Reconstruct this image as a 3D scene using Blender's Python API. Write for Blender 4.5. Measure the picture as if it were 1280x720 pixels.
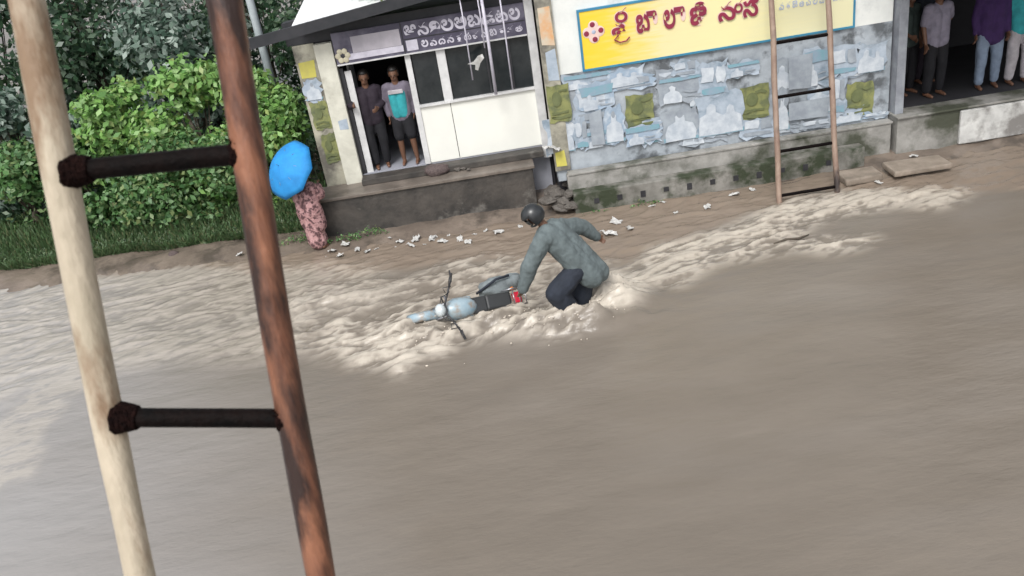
import bpy, math, random
import numpy as np
from mathutils import Vector, Matrix, noise as mn
from math import radians as R, pi, sin, cos
random.seed(7)
for o in list(bpy.data.objects): bpy.data.objects.remove(o)
S = bpy.context.scene; COL = S.collection

# ------------------------------------------------------------------ camera
H, PITCH, ROLL, FPX = 6.2, R(27), R(9.3), 1100.0
Fv = Vector((0, cos(PITCH), -sin(PITCH))); U0 = Vector((0, sin(PITCH), cos(PITCH))); R0 = Vector((1, 0, 0))
CR = cos(ROLL)*R0 - sin(ROLL)*U0; CU = sin(ROLL)*R0 + cos(ROLL)*U0
cd = bpy.data.cameras.new('camera'); cam = bpy.data.objects.new('camera', cd); COL.objects.link(cam); S.camera = cam
M = Matrix((CR, CU, -Fv)).transposed().to_4x4(); M.translation = (0, 0, H); cam.matrix_world = M
cd.sensor_width = 36; cd.lens = 36*FPX/1280; cd.clip_start = .1; cd.clip_end = 3000
cd.dof.use_dof = True; cd.dof.focus_distance = 14.0; cd.dof.aperture_fstop = 4.5
def ray(u, v): return Fv + (u-640)/FPX*CR + (360-v)/FPX*CU
def at_z(u, v, z=0.0):
    d = ray(u, v); t = (z-H)/d.z; return Vector((t*d.x, t*d.y, z))
def at_y(u, v, y):
    d = ray(u, v); t = y/d.y; return Vector((t*d.x, y, H+t*d.z))
def at_d(u, v, dist): return Vector((0, 0, H)) + ray(u, v)*dist

# ------------------------------------------------------------------ light
w = bpy.data.worlds.new('World'); S.world = w; w.use_nodes = True
nt = w.node_tree; bg = nt.nodes['Background']
sky = nt.nodes.new('ShaderNodeTexSky'); sky.sky_type = 'NISHITA'; sky.sun_disc = False
SUN_EL, SUN_AZ = R(52), R(200)
sky.sun_elevation = SUN_EL; sky.sun_rotation = SUN_AZ; sky.dust_density = 4; sky.air_density = 1.2
hs = nt.nodes.new('ShaderNodeHueSaturation'); hs.inputs['Saturation'].default_value = .22
nt.links.new(sky.outputs[0], hs.inputs['Color']); nt.links.new(hs.outputs[0], bg.inputs['Color'])
bg.inputs['Strength'].default_value = .13
sl = bpy.data.lights.new('sun', 'SUN'); sl.energy = 1.1; sl.angle = R(18); sl.color = (1, .985, .96)
so = bpy.data.objects.new('sun', sl); COL.objects.link(so)
sd = Vector((sin(SUN_AZ)*cos(SUN_EL), cos(SUN_AZ)*cos(SUN_EL), sin(SUN_EL)))
so.rotation_euler = sd.to_track_quat('Z', 'Y').to_euler()
S.view_settings.view_transform = 'Standard'; S.view_settings.look = 'None'
S.view_settings.exposure = 0.66; S.view_settings.gamma = 1
S.cycles.use_denoising = True

# ------------------------------------------------------------------ materials
def srgb(r, g, b):
    f = lambda c: (c/255/12.92) if c/255 <= .04045 else ((c/255+.055)/1.055)**2.4
    return (f(r), f(g), f(b), 1)
def C4(c): return tuple(c) + (1,) if len(c) == 3 else tuple(c)
def mat(name, c1, c2=None, rough=.7, scale=3., bump=0., bscale=None, metal=0, c3=None, s3=1.2, t3=.55, w3=.08, stretch=(1, 1, 1), spec=.5, coord='Object', detail=6):
    m = bpy.data.materials.new(name); m.use_nodes = True; n = m.node_tree.nodes; L = m.node_tree.links
    b = n['Principled BSDF']; b.inputs['Roughness'].default_value = rough; b.inputs['Metallic'].default_value = metal
    b.inputs['Specular IOR Level'].default_value = spec
    c1 = C4(c1)
    if c2 is None: c2 = tuple(x*.8 for x in c1[:3])
    c2 = C4(c2)
    tc = n.new('ShaderNodeTexCoord'); mp = n.new('ShaderNodeMapping'); mp.inputs['Scale'].default_value = stretch
    L.new(tc.outputs[coord], mp.inputs['Vector'])
    nz = n.new('ShaderNodeTexNoise'); nz.inputs['Scale'].default_value = scale; nz.inputs['Detail'].default_value = detail; nz.inputs['Roughness'].default_value = .62
    L.new(mp.outputs[0], nz.inputs['Vector'])
    rp = n.new('ShaderNodeMapRange'); rp.inputs[1].default_value = .35; rp.inputs[2].default_value = .65
    L.new(nz.outputs['Fac'], rp.inputs[0])
    mx = n.new('ShaderNodeMix'); mx.data_type = 'RGBA'; mx.inputs[6].default_value = c1; mx.inputs[7].default_value = c2
    L.new(rp.outputs[0], mx.inputs[0]); out = mx.outputs[2]
    if c3 is not None:
        n3 = n.new('ShaderNodeTexNoise'); n3.inputs['Scale'].default_value = s3; n3.inputs['Detail'].default_value = 5; n3.inputs['Roughness'].default_value = .6
        L.new(mp.outputs[0], n3.inputs['Vector'])
        r3 = n.new('ShaderNodeMapRange'); r3.inputs[1].default_value = t3-w3; r3.inputs[2].default_value = t3+w3
        L.new(n3.outputs['Fac'], r3.inputs[0])
        m3 = n.new('ShaderNodeMix'); m3.data_type = 'RGBA'; m3.inputs[7].default_value = C4(c3)
        L.new(out, m3.inputs[6]); L.new(r3.outputs[0], m3.inputs[0]); out = m3.outputs[2]
    L.new(out, b.inputs['Base Color'])
    if bump:
        nb = n.new('ShaderNodeTexNoise'); nb.inputs['Scale'].default_value = bscale or scale*6; nb.inputs['Detail'].default_value = 5
        L.new(mp.outputs[0], nb.inputs['Vector'])
        bp = n.new('ShaderNodeBump'); bp.inputs['Strength'].default_value = bump; bp.inputs['Distance'].default_value = .02
        L.new(nb.outputs['Fac'], bp.inputs['Height']); L.new(bp.outputs[0], b.inputs['Normal'])
    return m
def leaf_mat(name, cols, rough=.45):
    m = bpy.data.materials.new(name); m.use_nodes = True; n = m.node_tree.nodes; L = m.node_tree.links
    b = n['Principled BSDF']; b.inputs['Roughness'].default_value = rough
    g = n.new('ShaderNodeNewGeometry'); cr = n.new('ShaderNodeValToRGB')
    L.new(g.outputs['Random Per Island'], cr.inputs[0])
    e = cr.color_ramp.elements; k = len(cols)
    e[0].color = C4(cols[0]); e[0].position = 0; e[1].color = C4(cols[-1]); e[1].position = 1
    for i in range(1, k-1): q = e.new(i/(k-1)); q.color = C4(cols[i])
    L.new(cr.outputs[0], b.inputs['Base Color'])
    t = n.new('ShaderNodeBsdfTranslucent'); L.new(cr.outputs[0], t.inputs['Color'])
    mx = n.new('ShaderNodeMixShader'); mx.inputs[0].default_value = .3
    L.new(b.outputs[0], mx.inputs[1]); L.new(t.outputs[0], mx.inputs[2]); L.new(mx.outputs[0], n['Material Output'].inputs[0])
    return m
MT = {}
MT['concrete'] = mat('damp_concrete', (.10, .095, .085), (.045, .042, .038), .75, 2.2, .5, 14, c3=(.018, .022, .014), s3=1.1, t3=.56)
MT['platform'] = mat('wet_platform_concrete', (.075, .066, .058), (.03, .028, .026), .6, 2.4, .6, 12, c3=(.17, .16, .145), s3=1.7, t3=.66, w3=.06)
MT['platform_top'] = mat('muddy_floor', (.20, .17, .145), (.10, .085, .072), .4, 2.5, .4, 10)
MT['plaster'] = mat('white_plaster', (.74, .75, .72), (.62, .64, .62), .8, 1.3, .25, 20, c3=(.40, .42, .42), s3=.9, t3=.66)
MT['wallbase'] = mat('papered_wall', (.40, .44, .48), (.26, .29, .32), .8, 2.8, .3, 14, c3=(.10, .11, .12), s3=1.6, t3=.57, w3=.05)
MT['pillar'] = mat('cream_pillar', (.66, .65, .56), (.5, .49, .42), .8, 2.5, .3, 20, c3=(.3, .28, .22), s3=1.5, t3=.65)
MT['oldwall'] = mat('old_wall', (.42, .40, .32), (.28, .27, .22), .8, 3, .3, 18, c3=(.14, .13, .11), s3=2)
MT['plinth'] = mat('plinth_concrete', (.34, .33, .31), (.2, .195, .18), .7, 2.2, .6, 14, c3=(.06, .065, .045), s3=1.3, t3=.54)
MT['plinth_low'] = mat('mossy_kerb', (.25, .24, .22), (.13, .125, .11), .7, 2.6, .6, 14, c3=(.03, .04, .02), s3=1.8, t3=.52)
MT['white_panel'] = mat('white_panel', (.80, .80, .74), (.74, .74, .69), .5, 1.2, .05)
MT['white_frame'] = mat('white_frame', (.66, .66, .66), (.5, .5, .5), .55, 4, .1)
MT['grey_post'] = mat('grey_post', (.30, .32, .35), (.2, .21, .24), .6, 4, .1)
MT['dark_metal'] = mat('dark_metal', (.02, .02, .024), (.035, .035, .04), .5, 6, .1)
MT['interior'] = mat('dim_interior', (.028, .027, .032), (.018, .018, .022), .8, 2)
MT['interior_floor'] = mat('grey_tile', (.36, .37, .42), (.28, .29, .33), .45, 2)
MT['tin'] = mat('wet_tin_roof', (.82, .83, .83), (.74, .76, .77), .3, 1.2, .05)
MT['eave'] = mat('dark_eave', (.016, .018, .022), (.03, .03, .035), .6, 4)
MT['signdark'] = mat('dark_sign_board', (.075, .068, .105), (.05, .045, .075), .5, 2, c3=(.16, .15, .2), s3=1.5)
MT['signpale'] = mat('pale_sign_panel', (.50, .47, .52), (.36, .34, .38), .5, 2)
MT['signwhite'] = mat('sign_letter_paint', (.62, .60, .68), (.48, .46, .54), .6, 6)
MT['cream_logo'] = mat('cream_logo', (.62, .58, .44), (.5, .46, .34), .6, 6)
MT['blue'] = mat('sign_blue', (.045, .23, .36), (.03, .17, .30), .5, 3)
MT['red'] = mat('maroon_letter', (.27, .025, .06), (.20, .02, .05), .5, 6)
MT['pinkglow'] = mat('pink_letter_outline', (.74, .55, .50), (.7, .5, .45), .6, 5)
MT['paleblue'] = mat('pale_blue_letter', (.42, .47, .60), (.35, .4, .5), .6, 5)
MT['olive'] = mat('olive_poster', (.25, .26, .10), (.17, .19, .075), .6, 4, c3=(.11, .13, .07), s3=4, t3=.56)
MT['olive_dark'] = mat('olive_poster_print', (.15, .17, .075), (.10, .12, .05), .6, 6)
MT['p_pale'] = mat('poster_pale', (.42, .48, .55), (.30, .36, .43), .6, 5, c3=(.2, .26, .32), s3=3, t3=.6)
MT['p_white'] = mat('poster_white', (.56, .60, .64), (.38, .43, .49), .6, 6)
MT['p_teal'] = mat('poster_teal', (.17, .34, .40), (.24, .32, .40), .6, 6)
MT['p_blue'] = mat('poster_blue', (.33, .42, .52), (.24, .31, .40), .6, 4, c3=(.5, .56, .62), s3=4, t3=.55)
MT['p_grey'] = mat('poster_grey', (.24, .27, .31), (.34, .38, .42), .7, 5)
MT['p_dark'] = mat('poster_dark', (.075, .085, .10), (.12, .13, .15), .7, 5)
MT['p_orange'] = mat('poster_orange', (.62, .34, .16), (.55, .5, .4), .6, 5)
MT['p_yellow'] = mat('poster_yellow', (.60, .55, .10), (.5, .45, .12), .6, 5)
MT['skin'] = mat('brown_skin', (.17, .085, .052), (.13, .065, .04), .5, 8)
MT['hair'] = mat('black_hair', (.008, .007, .007), (.015, .013, .012), .45, 20, .3, 60)
MT['eye'] = mat('eye', (.03, .02, .015), None, .2)
def cloth(n, c, k=.7, **kw): return mat(n, c, tuple(x*k for x in c), .85, 7, .3, 50, **kw)
MT['slate'] = cloth('wet_slate_cloth', (.13, .16, .165)); MT['navy'] = cloth('wet_navy_cloth', (.020, .026, .040))
MT['maroonblack'] = cloth('dark_plum_cloth', (.022, .014, .024)); MT['black'] = cloth('black_cloth', (.010, .010, .014))
MT['teal'] = cloth('teal_cloth', (.035, .36, .40)); MT['greycloth'] = cloth('mauve_grey_cloth', (.16, .14, .18))
MT['lilac'] = cloth('pale_lilac_cloth', (.27, .25, .32)); MT['greengrey'] = cloth('dark_green_cloth', (.06, .085, .08))
MT['purple'] = cloth('purple_cloth', (.045, .016, .095)); MT['jeans'] = cloth('pale_jeans', (.22, .28, .38))
MT['whitecloth'] = cloth('off_white_cloth', (.48, .45, .48))
MT['sari'] = mat('pink_print_cloth', (.50, .30, .30), (.34, .18, .18), .8, 14, .3, 40, c3=(.10, .05, .055), s3=13, t3=.52, w3=.05)
MT['umbrella'] = mat('bright_blue_nylon', (.018, .26, .62), (.012, .18, .46), .75, 4)
MT['steel'] = mat('steel', (.4, .4, .42), None, .3, metal=1.)
MT['tyre'] = mat('black_rubber', (.02, .02, .02), None, .8); MT['engine'] = mat('dull_alloy', (.14, .14, .145), (.07, .07, .07), .45, 12, metal=.6)
MT['bikeblue'] = mat('pale_blue_paint', (.20, .30, .37), (.32, .40, .44), .3, 3, c3=(.26, .21, .165), s3=5, t3=.53)
MT['seat'] = mat('black_vinyl', (.02, .022, .024), None, .5); MT['taillight'] = mat('red_lens', (.55, .012, .04), (.45, .01, .03), .2)
MT['orange_lens'] = mat('orange_lens', (.7, .2, .02), None, .2); MT['glass'] = mat('lamp_glass', (.55, .6, .62), None, .08)
MT['darkglass'] = mat('dark_window_glass', (.012, .016, .018), (.03, .034, .036), .12, 3)
MT['litter'] = mat('white_plastic_litter', (.55, .55, .54), (.33, .32, .30), .5, 8); MT['stone'] = mat('wet_stone', (.14, .125, .11), (.07, .063, .056), .6, 5, .6, 20)
MT['slab'] = mat('muddy_slab', (.30, .25, .205), (.18, .15, .12), .5, 4, .5, 16)
MT['rag'] = mat('dark_rag', (.05, .035, .035), (.12, .09, .085), .8, 9)
MT['bark'] = mat('bark', (.10, .08, .06), (.05, .04, .03), .8, 8, .6, 30, stretch=(1, 1, .25))
MT['pole'] = mat('galvanised_pole', (.42, .46, .48), (.32, .36, .38), .5, 6)
MT['cream_pole'] = mat('weathered_cream_pole', (.56, .48, .37), (.42, .36, .27), .55, 9, .35, 50, c3=(.24, .16, .10), s3=7, t3=.53, w3=.07, stretch=(1, 1, .35))
MT['wet_pole'] = mat('wet_reddish_pole', (.29, .125, .07), (.09, .034, .022), .38, 12, .4, 50, c3=(.03, .015, .012), s3=9, t3=.50, w3=.07, stretch=(1, 1, .22))
MT['rung'] = mat('tarred_rung', (.003, .0025, .0025), (.007, .004, .0035), .6, 20, .4, 60, spec=.06)
MT['binding'] = mat('dark_binding', (.005, .0025, .0025), (.014, .006, .005), .8, 60, .8, 90, spec=.05)
MT['tan_pole'] = mat('tan_bamboo', (.30, .22, .17), (.20, .13, .10), .6, 6, .2, 30, c3=(.03, .022, .02), s3=1.3, t3=.56, w3=.05, stretch=(1, 1, .5))
MT['leaf_light'] = leaf_mat('broad_light_leaf', [(.16, .33, .08), (.25, .45, .12), (.09, .22, .05), (.38, .54, .24), (.13, .29, .07), (.28, .35, .11)])
MT['leaf_mid'] = leaf_mat('mid_green_leaf', [(.075, .18, .05), (.12, .25, .08), (.045, .12, .04), (.19, .32, .14), (.19, .22, .08)])
MT['leaf_dark'] = leaf_mat('dark_leaf', [(.045, .10, .05), (.075, .145, .08), (.025, .06, .035), (.14, .20, .13), (.06, .12, .045)], .3)
MT['leaf_pale'] = leaf_mat('grey_green_leaf', [(.16, .23, .18), (.36, .43, .38), (.08, .14, .10), (.05, .09, .065)], .3)
MT['grass'] = leaf_mat('grass_blade', [(.06, .12, .045), (.10, .17, .07), (.045, .085, .035), (.15, .17, .08)])

# ------------------------------------------------------------------ mesh helpers
class MB:
    def __init__(s): s.v = []; s.f = []; s.m = []; s.cur = 0
    def add(s, vs, fs):
        b = len(s.v); s.v += [tuple(v) for v in vs]; s.f += [tuple(i+b for i in f) for f in fs]; s.m += [s.cur]*len(fs); return s
    def box(s, a, b, bev=0):
        x0, y0, z0 = a; x1, y1, z1 = b
        if bev:
            import bmesh
            bm = bmesh.new(); bmesh.ops.create_cube(bm, size=1)
            for v in bm.verts: v.co = Vector(((x0+x1)/2+v.co.x*(x1-x0), (y0+y1)/2+v.co.y*(y1-y0), (z0+z1)/2+v.co.z*(z1-z0)))
            bmesh.ops.bevel(bm, geom=list(bm.edges), offset=bev, segments=2, affect='EDGES', profile=.6)
            bm.verts.index_update(); s.add([v.co.copy() for v in bm.verts], [[v.index for v in f.verts] for f in bm.faces]); bm.free(); return s
        return s.add([(x0,y0,z0),(x1,y0,z0),(x1,y1,z0),(x0,y1,z0),(x0,y0,z1),(x1,y0,z1),(x1,y1,z1),(x0,y1,z1)],
                     [(3,2,1,0),(4,5,6,7),(0,1,5,4),(1,2,6,5),(2,3,7,6),(3,0,4,7)])
    def tube(s, pts, rad, n=10, cap=True, flat=None):
        pts = [Vector(p) for p in pts]; k = len(pts)
        if not hasattr(rad, '__len__'): rad = [rad]*k
        vs = []; up = None
        for i, p in enumerate(pts):
            d = (pts[min(i+1, k-1)]-pts[max(i-1, 0)]).normalized()
            if up is None: up = d.orthogonal().normalized()
            a = (up - d*up.dot(d)).normalized(); b = d.cross(a); up = a
            for j in range(n):
                t = 2*pi*j/n; vs.append(p + (a*cos(t)+b*sin(t))*rad[i])
        fs = [(i*n+j, i*n+(j+1) % n, (i+1)*n+(j+1) % n, (i+1)*n+j) for i in range(k-1) for j in range(n)]
        if cap: fs += [tuple(range(n-1, -1, -1)), tuple((k-1)*n+j for j in range(n))]
        return s.add(vs, fs)
    def ell(s, c, r, rot=None, nu=14, nv=9, keep=None):
        c = Vector(c); r = (r, r, r) if not hasattr(r, '__len__') else r
        vs = []; base = []
        for i in range(nv+1):
            t = pi*i/nv
            for j in range(nu):
                p = 2*pi*j/nu; q = Vector((sin(t)*cos(p), sin(t)*sin(p), cos(t))); base.append(q)
                q = Vector((q.x*r[0], q.y*r[1], q.z*r[2]))
                if rot: q = rot @ q
                vs.append(c+q)
        fs = []
        for i in range(nv):
            for j in range(nu):
                f = (i*nu+j, (i+1)*nu+j, (i+1)*nu+(j+1) % nu, i*nu+(j+1) % nu)
                if keep and not all(keep(base[k]) for k in f): continue
                fs.append(f)
        return s.add(vs, fs)
    def blob(s, p0, r0, p1, r1, n=12):     # tapered capsule
        p0, p1 = Vector(p0), Vector(p1); d = (p1-p0); L = d.length
        if L < 1e-6: return s.ell(p0, r0)
        d /= L; pts = []; rad = []
        for a in (-88, -60, -30): pts.append(p0+d*r0*sin(R(a))); rad.append(max(r0*cos(R(a)), .001))
        pts.append(p0); rad.append(r0); pts.append(p0+d*L*.5); rad.append((r0+r1)/2*1.03); pts.append(p1); rad.append(r1)
        for a in (30, 60, 88): pts.append(p1+d*r1*sin(R(a))); rad.append(max(r1*cos(R(a)), .001))
        return s.tube(pts, rad, n)
    def build(s, name, mats, parent=None, world=True, smooth=False, bevel=0):
        off = Vector((0, 0, 0))
        if parent is not None and world:
            q = parent
            while q is not None: off += q.location; q = q.parent
        used = sorted({i for f in s.f for i in f}); ix = {v: i for i, v in enumerate(used)}
        me = bpy.data.meshes.new(name); me.from_pydata([tuple(Vector(s.v[v])-off) for v in used], [], [tuple(ix[i] for i in f) for f in s.f])
        if not isinstance(mats, (list, tuple)): mats = [mats]
        for m in mats: me.materials.append(MT[m] if isinstance(m, str) else m)
        if len(mats) > 1 and len(me.polygons) == len(s.m): me.polygons.foreach_set('material_index', s.m)
        if smooth: me.polygons.foreach_set('use_smooth', [True]*len(me.polygons))
        o = bpy.data.objects.new(name, me); COL.objects.link(o)
        if parent is not None: o.parent = parent
        if bevel:
            b = o.modifiers.new('bevel', 'BEVEL'); b.width = bevel; b.segments = 2; b.limit_method = 'ANGLE'
        return o
def tag(o, label=None, cat=None, group=None, kind=None):
    if label: o['label'] = label
    if cat: o['category'] = cat
    if group: o['group'] = group
    if kind: o['kind'] = kind
    return o
def thing(name, loc, label, cat, group=None, rz=0):
    o = bpy.data.objects.new(name, None); COL.objects.link(o); o.empty_display_size = .2
    o.location = loc; o.rotation_euler = (0, 0, rz); return tag(o, label, cat, group)
def copy_tree(o, parent=None):
    c = o.copy(); COL.objects.link(c)
    if parent is not None: c.parent = parent
    for ch in [x for x in list(COL.objects) if x.parent == o]: copy_tree(ch, c)
    return c
rng = np.random.default_rng(3)
def vnoise(x, y, seed=0):
    xi = np.floor(x).astype(np.int64); yi = np.floor(y).astype(np.int64); xf = x-xi; yf = y-yi
    u = xf*xf*(3-2*xf); v = yf*yf*(3-2*yf)
    def h(a, b):
        n = (a*374761393 + b*668265263 + seed*1442695041) & 0xffffffff
        n = ((n ^ (n >> 13))*1274126177) & 0xffffffff
        return ((n ^ (n >> 16)) & 0xffff)/65535.0
    return (h(xi, yi)*(1-u)+h(xi+1, yi)*u)*(1-v)+(h(xi, yi+1)*(1-u)+h(xi+1, yi+1)*u)*v
def fbm(x, y, o=4, seed=0):
    a = 0; t = 0; amp = 1
    for i in range(o): a = a+amp*vnoise(x*2**i, y*2**i, seed+i*17); t += amp; amp *= .5
    return a/t
def sstep(a, b, x): t = np.clip((x-a)/(b-a), 0, 1); return t*t*(3-2*t)
def grid_mesh(name, xs, ys, zf, mats):
    X, Y = np.meshgrid(xs, ys); Z = zf(X, Y); nx, ny = len(xs), len(ys)
    co = np.stack([X, Y, Z], -1).reshape(-1, 3)
    i = np.arange((ny-1)*(nx-1)); r = i//(nx-1); c = i % (nx-1); a = r*nx+c
    F = np.stack([a, a+1, a+nx+1, a+nx], -1)
    me = bpy.data.meshes.new(name); me.vertices.add(len(co)); me.vertices.foreach_set('co', co.ravel())
    me.loops.add(F.size); me.loops.foreach_set('vertex_index', F.ravel().astype(np.int32)); me.polygons.add(len(F))
    me.polygons.foreach_set('loop_start', np.arange(0, F.size, 4, dtype=np.int32)); me.update(calc_edges=True)
    me.polygons.foreach_set('use_smooth', [True]*len(F))
    for m in mats: me.materials.append(m)
    o = bpy.data.objects.new(name, me); COL.objects.link(o); return o, X, Y, Z

# ------------------------------------------------------------------ ground and water
def bank_edge(X): return np.where(X < -3.2, 14.75+.12*(-3.2-X)*1.0, np.where(X < 1, 14.72, 14.85-(X-1)*.05))
def ground_z(X, Y):
    e = bank_edge(X)+.35*(fbm(X*.8, Y*.8, 3, 5)-.5)
    return -.35+.47*sstep(-1.5, .55, Y-e)+.10*(fbm(X*2.5, Y*2.5, 4, 9)-.5)*sstep(-.5, .3, Y-e)*sstep(40, 20, Y)+.25*sstep(16.5, 19, Y)
gx = np.concatenate([[-600, -200, -80, -40, -25, -18], np.arange(-14, 12, .1), [14, 18, 25, 40, 80, 200, 600]])
gy = np.concatenate([[-300, -80, -20, -5, 4], np.arange(8, 18.5, .08), [20, 24, 35, 60, 150, 400, 900]])
MT['mud'] = mat('wet_mud', (.20, .162, .132), (.125, .10, .082), .25, 1.3, .7, 9, c3=(.085, .07, .058), s3=1.9, t3=.56, w3=.08)
g, *_ = grid_mesh('ground', gx, gy, ground_z, [MT['mud']]); tag(g, kind='structure')

def poly_mask(X, Y, pts):
    P = [at_z(u, v) for u, v in pts]; ins = np.zeros(X.shape, bool); n = len(P)
    for i in range(n):
        a, b = P[i], P[(i+1) % n]
        c = ((a.y > Y) != (b.y > Y)); 
        with np.errstate(divide='ignore', invalid='ignore'): xx = (b.x-a.x)*(Y-a.y)/(b.y-a.y+1e-12)+a.x
        ins ^= c & (X < xx)
    return ins.astype(float)
def blur(A, k):
    for ax in (0, 1):
        pad = [(0, 0), (0, 0)]; pad[ax] = (k, k); B = np.pad(A, pad, mode='edge'); cs = np.cumsum(B, ax)
        z = np.zeros_like(np.take(cs, [0], ax)); cs = np.concatenate([z, cs], ax)
        n = A.shape[ax]; A = (np.take(cs, range(2*k+1, 2*k+1+n), ax)-np.take(cs, range(0, n), ax))/(2*k+1)
    return A
dx = .03
wx = np.concatenate([[-300, -120, -60, -30, -18], np.arange(-13, 11, dx), [12, 15, 20, 30, 60, 120, 300]])
wy = np.concatenate([[-60, -20, -5, 1], np.arange(4, 17, dx), [17.2]])
store = {}
def water_z(X, Y):
    wxn = X+.38*(fbm(X*1.6, Y*1.6, 4, 21)-.5)*2; wyn = Y+.30*(fbm(X*1.6+9, Y*1.6, 4, 33)-.5)*2
    P = lambda p: poly_mask(wxn, wyn, p)
    band = P([(1215,240),(1130,238),(1045,240),(975,258),(900,285),(830,305),(770,335),(700,340),(760,375),(860,350),(925,330),(965,318),(1000,322),(1100,305),(1110,296),(1000,292),(1060,270),(1212,252)])
    splash = P([(742,350),(790,340),(812,366),(780,400),(715,415),(655,430),(600,432),(560,447),(520,455),(490,478),(462,455),(440,440),(400,432),(420,400),(480,385),(560,395),(640,380),(690,380)])
    mist = P([(760,330),(600,320),(500,350),(400,360),(340,390),(350,440),(440,445),(480,440),(600,425),(740,400)])
    left = P([(-60,350),(200,340),(340,330),(470,330),(500,370),(400,440),(250,450),(60,470),(-80,540)])
    brown = P([(-60,330),(330,300),(470,300),(640,275),(760,250),(900,235),(1110,200),(1290,160),(1290,235),(1215,245),(1045,240),(900,280),(760,330),(600,325),(480,340),(300,338),(-60,352)])
    edge = P([(-60,560),(20,505),(60,460),(110,450),(120,470),(60,530),(30,600),(-60,640)])
    S1 = X*.97+Y*.24; S2 = Y*.97-X*.24            # along and across the flow
    wp = fbm(S1*.55, S2*1.1, 3, 7); wq = fbm(S1*.5+7, S2*1.2, 3, 19)
    st1 = fbm(S1*.75+wq*1.6, S2*2.6+wp*3.2, 5, 91)                    # long folded streaks of the current
    st2 = fbm(S1*1.9+wp*2.5, S2*4.2+wq*3.5, 4, 131)
    n2 = fbm(S1*1.3+wq*2, S2*1.9+wp*2, 4, 55)
    rid = np.clip(1-np.abs(2*st1-1)*2.6, 0, 1); rid2 = np.clip(1-np.abs(2*st2-1)*2.4, 0, 1)
    cov = .55*rid+.45*rid2
    st3 = fbm(S1*3.0+wq*4, S2*8.5+wp*6, 4, 151); st4 = fbm(S1*7+wp*6, S2*15+wq*8, 3, 171)
    rid3 = np.clip(1-np.abs(2*st3-1)*2.6, 0, 1)
    lace = .30*rid+.30*rid2+.40*rid3+.9*(st4-.5)                      # lace of froth: only on the crests, brown water between
    pat = sstep(.30, .80, lace); pat2 = sstep(.18, .62, lace)
    foam = np.clip(blur(band, 5)*(.05+.62*pat2), 0, .9)
    foam = np.maximum(foam, np.clip(blur(splash, 4)*(.04+.74*pat2*(.55+.45*pat)), 0, 1))
    foam = np.maximum(foam, np.clip(blur(mist, 6)*(.02+.55*pat), 0, .7))
    right = poly_mask(X+.25*(wxn-X), Y+.25*(wyn-Y), [(744,340),(778,336),(808,352),(814,370),(792,392),(750,404),(715,408),(735,375)])
    foam = np.maximum(foam, blur(right, 5)*(.66+.4*pat2))
    foam = np.maximum(foam, np.clip(blur(left, 9)*(.08+.30*pat2), 0, .4))
    foam = np.maximum(foam, np.clip(blur(edge, 3)*(.05+.4*pat2), 0, .35))
    turb = blur(np.maximum(np.maximum(splash, mist*.8), band*.65), 6); lb = blur(left, 9); bb = blur(brown, 5)
    z = .010*(fbm(X*.9, Y*2.2, 4, 61)-.5)*2+.004*(fbm(X*3, Y*7, 3, 63)-.5)*2
    z += turb*(.075*rid+.04*rid2+.014*rid3+.05*(n2-.5)+.008*(st4-.5)) + lb*(.03*rid+.012*rid2+.006*rid3) + bb*(.025*rid+.018*rid2+.010*rid3)
    for (cx, cy, rx, ry, h) in [(1.55, 11.05, .42, .34, .26), (1.0, 10.60, .62, .18, .30), (.45, 10.72, .6, .22, .17), (-.5, 11.10, .9, .22, .15), (-1.55, 11.1, .4, .3, .12), (-.1, 11.5, .35, .2, .12), (1.35, 11.35, .5, .25, .15)]:
        q = np.exp(-(((X-cx)/rx)**2+((Y-cy)/ry)**2)); z += h*q*(.5+.35*rid+.25*rid2+.08*rid3)
    store['foam'] = foam; store['brown'] = blur(brown, 4)
    store['grey'] = np.clip(sstep(-1, -7, X+.4*(Y-8))+.25*(fbm(X*.5, Y*1.2, 3, 3)-.5), 0, 1)  # paler towards the left: sky reflection painted into the water colour
    return z
wm = bpy.data.materials.new('muddy_floodwater'); wm.use_nodes = True
n = wm.node_tree.nodes; L = wm.node_tree.links; b = n['Principled BSDF']
def mixc(fac, a, bcol):
    m = n.new('ShaderNodeMix'); m.data_type = 'RGBA'
    for i, q in ((6, a), (7, bcol)):
        if isinstance(q, tuple): m.inputs[i].default_value = C4(q)
        else: L.new(q, m.inputs[i])
    L.new(fac, m.inputs[0]); return m.outputs[2]
at = n.new('ShaderNodeAttribute'); at.attribute_name = 'flow'; sp = n.new('ShaderNodeSeparateColor'); L.new(at.outputs['Color'], sp.inputs[0])
tc = n.new('ShaderNodeTexCoord'); mp = n.new('ShaderNodeMapping'); mp.inputs['Scale'].default_value = (1, 2.6, 1); mp.inputs['Rotation'].default_value = (0, 0, -.22); L.new(tc.outputs['Object'], mp.inputs[0])
nz = n.new('ShaderNodeTexNoise'); nz.inputs['Scale'].default_value = .55; nz.inputs['Detail'].default_value = 7; L.new(mp.outputs[0], nz.inputs['Vector'])
base = mixc(nz.outputs['Fac'], (.140, .119, .097), (.204, .176, .146))
base = mixc(sp.outputs[2], base, (.29, .28, .272))
base = mixc(sp.outputs[1], base, (.205, .163, .128))
nf = n.new('ShaderNodeTexNoise'); nf.inputs['Scale'].default_value = 5; nf.inputs['Detail'].default_value = 8; nf.inputs['Roughness'].default_value = .7; L.new(mp.outputs[0], nf.inputs['Vector'])
ma = n.new('ShaderNodeMath'); ma.operation = 'MULTIPLY_ADD'; L.new(nf.outputs['Fac'], ma.inputs[0]); ma.inputs[1].default_value = 1.0; ma.inputs[2].default_value = -.5
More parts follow.
